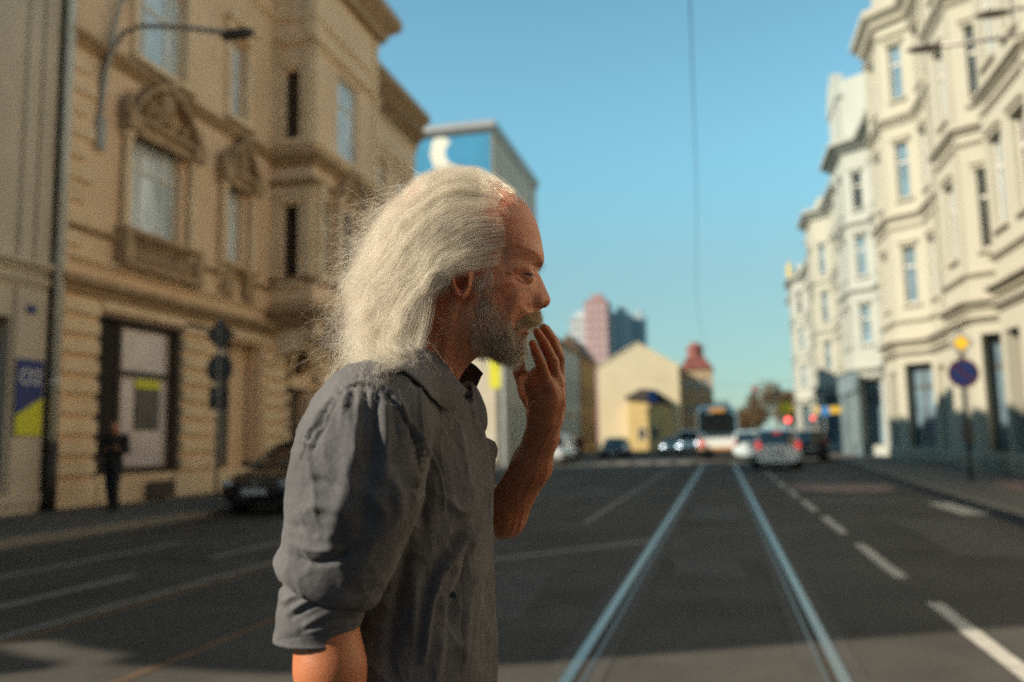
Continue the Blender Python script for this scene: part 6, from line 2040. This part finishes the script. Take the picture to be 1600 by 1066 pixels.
def loft(mb, sts, close=True):
    """sts: list of rings of equal length"""
    n = len(sts[0]); vs = [p for r in sts for p in r]; fs = []
    for i in range(len(sts) - 1):
        for k in range(n): fs.append((i * n + k, i * n + (k + 1) % n, (i + 1) * n + (k + 1) % n, (i + 1) * n + k))
    if close: fs += [tuple(range(n))[::-1], tuple(range((len(sts) - 1) * n, len(sts) * n))]
    mb.add(vs, fs)


def ring(x, w, z0, z1, e=3.2, n=20):
    out = []
    for k in range(n):
        a = 2 * math.pi * k / n; c, s = math.cos(a), math.sin(a)
        out.append((x, w * math.copysign(abs(c) ** (2 / e), c), (z0 + z1) / 2 + (z1 - z0) / 2 * math.copysign(abs(s) ** (2 / e), s)))
    return out


KINDS = {  # lower body stations (x, half width, z0, z1) front = +x ; cabin stations (x, half width at roof, z belt, z roof)
    'sedan': ([(2.28, .62, .30, .62), (2.18, .78, .22, .74), (1.9, .86, .20, .84), (1.2, .89, .20, .93), (0, .90, .20, .97), (-1.2, .90, .20, .98), (-1.9, .87, .24, .98), (-2.2, .80, .28, .92), (-2.28, .68, .34, .84)],
              [(1.30, .70, .90, .94), (.45, .60, .90, 1.40), (-.2, .60, .90, 1.46), (-.9, .59, .90, 1.42), (-1.75, .66, .92, .99)], 1.42, -1.35),
    'estate': ([(2.10, .62, .30, .64), (2.02, .80, .22, .78), (1.7, .87, .20, .90), (1.0, .90, .20, .99), (0, .92, .20, 1.02), (-1.2, .92, .20, 1.02), (-1.9, .90, .24, 1.02), (-2.08, .86, .28, 1.00), (-2.14, .78, .34, .94)],
               [(1.15, .74, .96, 1.00), (.35, .64, .96, 1.58), (-.3, .66, .96, 1.66), (-1.2, .65, .96, 1.64), (-1.85, .64, .96, 1.56), (-2.02, .70, .96, 1.06)], 1.35, -1.30),
    'van': ([(2.4, .75, .32, .8), (2.3, .92, .24, 1.0), (1.9, .96, .22, 1.15), (1, .97, .22, 1.25), (-1.2, .97, .22, 1.25), (-2.3, .96, .24, 1.25), (-2.42, .92, .3, 1.2)],
            [(1.9, .84, 1.1, 1.16), (1.2, .80, 1.1, 1.9), (.6, .82, 1.1, 2.02), (-1.2, .82, 1.1, 2.02), (-2.3, .82, 1.1, 1.98), (-2.4, .84, 1.1, 1.3)], 1.5, -1.5)}


def car(kind, loc, heading, m, label, brake=False, head=False, wheel_r=.32, group=None, plate=True):
    """heading: world angle of the front"""
    low, cab, xf, xr = KINDS[kind]
    t = empty('parked_car' if not (brake or head) else 'moving_car', loc, heading, label, 'car', group)
    mb = MB(); loft(mb, [ring(*s) for s in low]); shade_auto(mb.build('body', m, t), 40)
    # glasshouse: glass loft plus a painted roof and pillars
    rings = []
    for (x, w, zb, zr) in cab:
        wb = w + (zr - zb) * .26 + .03
        rings.append([(x, -wb, zb), (x, -w, zr - .06), (x, -w + .10, zr), (x, w - .10, zr), (x, w, zr - .06), (x, wb, zb)])
    mb = MB(); loft(mb, rings); shade_auto(mb.build('windows', M_cglass, t), 30)
    mb = MB()
    rr = [[(x, -w - .012, zr - .085), (x, -w + .09, zr + .012), (x, w - .09, zr + .012), (x, w + .012, zr - .085), (x, w - .02, zr - .10), (x, -w + .02, zr - .10)] for (x, w, zb, zr) in cab[1:-1]]
    if kind != 'sedan': rr = rr
    loft(mb, rr)
    for i in (0, len(cab) - 2):
        (x0, w0, zb0, zr0), (x1, w1, zb1, zr1) = cab[i], cab[i + 1]
        for s in (-1, 1):
            a, b = (x0, s * (w0 + (zr0 - zb0) * .26), zr0 - .04), (x1, s * (w1 + .01), zr1 - .06)
            mb.tube([a, b], .045, 6)
    for (x, w, zb, zr) in cab[2:-2]:
        for s in (-1, 1): mb.tube([(x, s * (w + (zr - zb) * .26 + .035), zb), (x, s * (w + .012), zr - .06)], .035, 6)
    shade_auto(mb.build('roof', m, t), 40)
    for x in (xf, xr):
        for s in (-1, 1):
            mb = MB(); mb.lathe([(wheel_r * .6, -.10), (wheel_r * .93, -.105), (wheel_r, -.08), (wheel_r, .08), (wheel_r * .93, .105), (wheel_r * .6, .10)], 24, axis='y')
            w_ = mb.build('wheel', M_tyre, t, (x, s * .80, wheel_r), smooth=True)
            mb = MB(); mb.lathe([(wheel_r * .62, -.06), (wheel_r * .60, s * .10), (wheel_r * .2, s * .085), (.03, s * .10)], 20, axis='y'); mb.build('rim', M_rim, w_)
    xe = low[0][0]; xb = low[-1][0]
    for s in (-1, 1):
        mb = MB(); mb.ball((low[1][0] - .03, s * low[1][1] * .80, low[1][3] - .13), (.14, .19, .085), 14, 10); mb.build('headlight', M_hlon if head else M_hl, t, smooth=True)
        mb = MB()
        if kind == 'sedan': mb.ball((low[-2][0] + .02, s * low[-2][1] * .84, low[-2][3] - .12), (.1, .17, .09), 12, 8)
        else: mb.ball((low[-2][0] - .02, s * (low[-2][1] - .10), low[-2][3] - .02), (.1, .115, .17), 12, 8)
        mb.build('tail_light', M_rlit2 if brake else M_sred, t, smooth=True)
        mb = MB(); mb.ball((cab[0][0] - .25, s * (.98), .98 if kind != 'van' else 1.3), (.07, .11, .08), 10, 8); mb.build('mirror', m, t, smooth=True)
    if brake and kind != 'sedan':
        mb = MB(); mb.box(cab[-2][0] - .12, cab[-2][0], -.16, .16, cab[-2][3] - .10, cab[-2][3] - .04); mb.build('brake_light', M_rlit2, t)
    mb = MB(); mb.box(xe - .03, xe + .012, -.42, .42, .40, .54); mb.box(xe - .10, xe - .02, -.55, .55, .24, .36); mb.build('grille', M_blackp, t)
    mb = MB(); loft(mb, [ring(xb + .05, .80, .30, .50), ring(xb - .03, .76, .31, .49)]); mb.build('bumper', m, t)
    if plate:
        mb = MB(); mb.box(xe + .0125, xe + .022, -.26, .26, .42, .53); mb.build('number_plate', M_plate, t)
        mb = MB(); mb.box(xb - .055, xb - .045, -.26, .26, .62 if kind != 'sedan' else .55, .73 if kind != 'sedan' else .66); mb.build('number_plate', M_plate, t)
    for s in (-1, 1):
        mb = MB(); mb.lathe([(.04, -.01), (.045, 0), (.02, .012)], 10, axis='x'); 
    mb = MB(); mb.lathe([(.062, 0), (.062, .02), (.05, .026)], 16, (0, 0, 0), 'x'); mb.build('bonnet_badge', M_rim, t, (xe - .005, 0, .60))
    return t


P_dark = paint('dark_graphite_paint', (.022, .022, .024)); P_silver = mat('silver_paint', (.88, .90, .90), .25, .04, 1.5, coat=.6); P_black = paint('black_paint', (.012, .014, .018)); P_white = paint('white_paint', (.72, .73, .73)); P_grey = mat('blue_grey_paint', (.52, .62, .66), .3, .06, 1.5, coat=.6)
car('sedan', (-8.62, 17.15, 0), rad(-92), P_dark, 'dark parked saloon facing the camera beside the left kerb, half hidden behind the man')
car('estate', (2.20, 37.9, 0), rad(90), P_silver, 'silver estate car with its brake lights on, to the right of the tram rails', brake=True)
car('estate', (1.55, 50.2, 0), rad(90), P_grey, 'pale blue grey car between the tram and the silver car')
car('estate', (4.45, 48.2, 0), rad(90), P_black, 'black car waiting right of the silver car')
car('sedan', (-7.1, 59.8, 0), rad(-90), P_black, 'black car facing the camera at the left side of the junction')
car('van', (-2.75, 78.5, 0), rad(-90), P_white, 'white van with its headlights on coming down the street left of the tram', head=True)
car('sedan', (-4.2, 77.0, 0), rad(-90), P_grey, 'car with lit headlights driving beside the white van', head=True)
car('estate', (-9.05, 47.5, 0), rad(-90), P_white, 'white car at the left kerb seen between the chest and the forearm')
# tram seen from behind
TR = empty('tram', (-.15, 53.2, 0), 0, 'white and blue grey tram with orange stripe and red tail lights', 'tram')
P_tw = mat('tram_white', (.64, .69, .70), .35, .08, 1.5, coat=.4); P_tb = mat('tram_blue_grey', (.10, .20, .28), .25, .1, 1.5, coat=.5); P_to = mat('tram_orange', (.50, .20, .02), .4, .08, 1.5)
def trring(y, w, z0, z1, e=5): return [(a, y, c) for (_, a, c) in ring(0, w, z0, z1, e, 24)]
mb = MB(); loft(mb, [trring(.18, 1.05, .45, 1.45), trring(0.04, 1.18, .42, 1.45), trring(.4, 1.24, .40, 1.45), trring(14, 1.24, .40, 1.45)]); shade_auto(mb.build('lower_body', P_tw, TR), 40)
mb = MB(); loft(mb, [trring(.30, 1.0, 1.40, 3.1), trring(.14, 1.16, 1.40, 3.12), trring(.5, 1.22, 1.40, 3.22), trring(14, 1.22, 1.40, 3.22)]); shade_auto(mb.build('upper_body', P_tb, TR), 40)
mb = MB(); mb.box(-.92, .92, .10, .2, 1.62, 2.78); mb.build('rear_window', M_cglass, TR)
mb = MB(); mb.box(-1.10, 1.10, .015, .3, .60, .72); mb.box(-1.255, -1.2, .3, 14, .60, .72); mb.box(1.2, 1.255, .3, 14, .60, .72); mb.build('orange_stripe', P_to, TR)
mb = MB(); mb.box(-1.14, 1.14, .02, 13.5, .12, .59); mb.build('bogie_skirt', M_blackp, TR)
for s in (-1, 1):
    mb = MB(); disc(mb, (s * .98, 0, .98), .13, -.02, .1, 16); mb.build('tail_light', M_rlit2, TR)
mb = MB(); mb.box(-.45, .45, .08, .16, 2.88, 3.08); mb.build('destination_display', mat('amber_display', (.2, .1, .02), .4, .1, 3, emit=(1, .42, .06), estr=.3), TR)
mb = MB(); mb.box(-.8, .8, 2, 6, 3.2, 3.45); mb.tube([(-.5, 4, 3.4), (-.5, 5.5, 3.55), (-.5, 4.2, 3.7)], .04, 6); mb.tube([(.5, 4, 3.4), (.5, 5.5, 3.55), (.5, 4.2, 3.7)], .04, 6); mb.box(-.8, .8, 4.1, 4.3, 3.66, 3.72); mb.build('pantograph', M_blackp, TR)
for k in range(5):
    for s in (-1, 1):
        mb = MB(); x = s * 1.225; mb.box(min(x, x + s * .02), max(x, x + s * .02), 1 + k * 2.5, 3 + k * 2.5, 1.8, 2.75); mb.build('side_window', M_cglass, TR)


# ================================================================== people in the street
def walker(loc, rz, label, coat, trouser, skin, hair, h=1.74, arms='down', step=.12, group=None):
    k = h / 1.74
    t = empty('person', loc, rz, label, 'person', group)
    J = lambda *p: np.array(p) * k
    hipL, hipR = J(0, .09, .92), J(0, -.09, .92)
    kneL, kneR = J(step + .05, .09, .50), J(-step * .3 + .03, -.09, .50)
    ankL, ankR = J(step, .09, .09), J(-step * 1.4, -.09, .10)
    sh = [J(0, s * .19, 1.42) for s in (1, -1)]
    if arms == 'phone': el = [J(.02, .24, 1.14), J(.03, -.24, 1.14)]; wr = [J(.24, .12, 1.20), J(.26, -.10, 1.18)]
    else: el = [J(-.05, .24, 1.14), J(.02, -.24, 1.14)]; wr = [J(.0, .25, .90), J(.10, -.25, .90)]
    def skin_fn(p):
        d = cone_chain(p, [J(.0, 0, 1.40), J(.02, 0, 1.52)], [.055 * k, .05 * k])
        d = smin(d, ellip(p, J(.035, 0, 1.625), (.095 * k, .073 * k, .118 * k)), .03)
        d = smin(d, cone_chain(p, [J(.115, 0, 1.63), J(.138, 0, 1.60)], [.012 * k, .014 * k]), .012)
        for i in (0, 1):
            f = wr[i] + (wr[i] - el[i]) / np.linalg.norm(wr[i] - el[i]) * .09 * k
            d = np.minimum(d, cone_chain(p, [el[i], wr[i], f], [.035 * k, .030 * k, .022 * k], .02))
        return d
    def coat_fn(p):
        d = cone_chain(p, [J(0, 0, .88), J(0, 0, 1.1), J(-.01, 0, 1.34)], [.15 * k, .155 * k, .15 * k], .05)
        for i in (0, 1):
            d = smin(d, cone_chain(p, [J(-.01, 0, 1.38), sh[i]], [.10 * k, .075 * k], .02), .06)
            d = smin(d, cone_chain(p, [sh[i], el[i], el[i] + (wr[i] - el[i]) * .93], [.072 * k, .056 * k, .046 * k], .02), .03)
        return np.maximum(d, .80 * k - p[:, 2])
    def tr_fn(p):
        d = cone_chain(p, [hipL, kneL, ankL], [.098 * k, .072 * k, .062 * k], .02)
        return smin(d, cone_chain(p, [hipR, kneR, ankR], [.098 * k, .072 * k, .062 * k], .02), .04)
    def shoe_fn(p):
        d = None
        for a in (ankL, ankR):
            q = cone_chain(p, [a + J(-.05, 0, -.045), a + J(.17, 0, -.055)], [.045 * k, .036 * k])
            d = q if d is None else np.minimum(d, q)
        return np.maximum(d, .004 - p[:, 2])
    def hair_fn(p):
        d = ellip(p, J(.018, 0, 1.645), (.105 * k, .082 * k, .115 * k))
        return np.maximum(d, -(ellip(p, J(.10, 0, 1.60), (.085 * k, .085 * k, .10 * k))))
    lo, hi = (-.42 * k, -.36 * k, -.01), (.46 * k, .36 * k, 1.80 * k)
    for nm, fn, m, hh in (('body', skin_fn, skin, .011), ('jacket', coat_fn, coat, .016), ('trousers', tr_fn, trouser, .016), ('shoes', shoe_fn, coat, .012), ('hair', hair_fn, hair, .011)):
        v, q = mesh_implicit(fn, lo, hi, hh)
        link_mesh(nm, mesh_np(nm, v, q), m, t)
    return t


M_blk = mat('black_cloth', (.012, .012, .013), .9, .3, 8); M_blk2 = mat('black_denim', (.015, .015, .018), .9, .3, 8); M_sk2 = mat('ruddy_skin', (.42, .16, .10), .5, .1, 20); M_hr2 = mat('dark_hair', (.02, .015, .012), .7, .3, 30); M_red2 = mat('dark_red_cloth', (.12, .03, .03), .9, .2, 6)
walker((-11.72, 14.75, .12), rad(-65), 'man in black jacket and trousers walking past the shop window, looking down at his hands', M_blk, M_blk2, M_sk2, mat('greying_hair', (.10, .06, .045), .7, .3, 30), 1.76, 'phone', .16)
walker((5.55, 52.5, .0), rad(100), 'person in dark clothes at the right corner beside the black car', M_blk, M_blk2, M_sk2, M_hr2, 1.74)
walker((-9.75, 60.5, .0), rad(-80), 'person in dark red standing by the kerb left of the black car', M_red2, M_blk, M_sk2, M_hr2, 1.70)
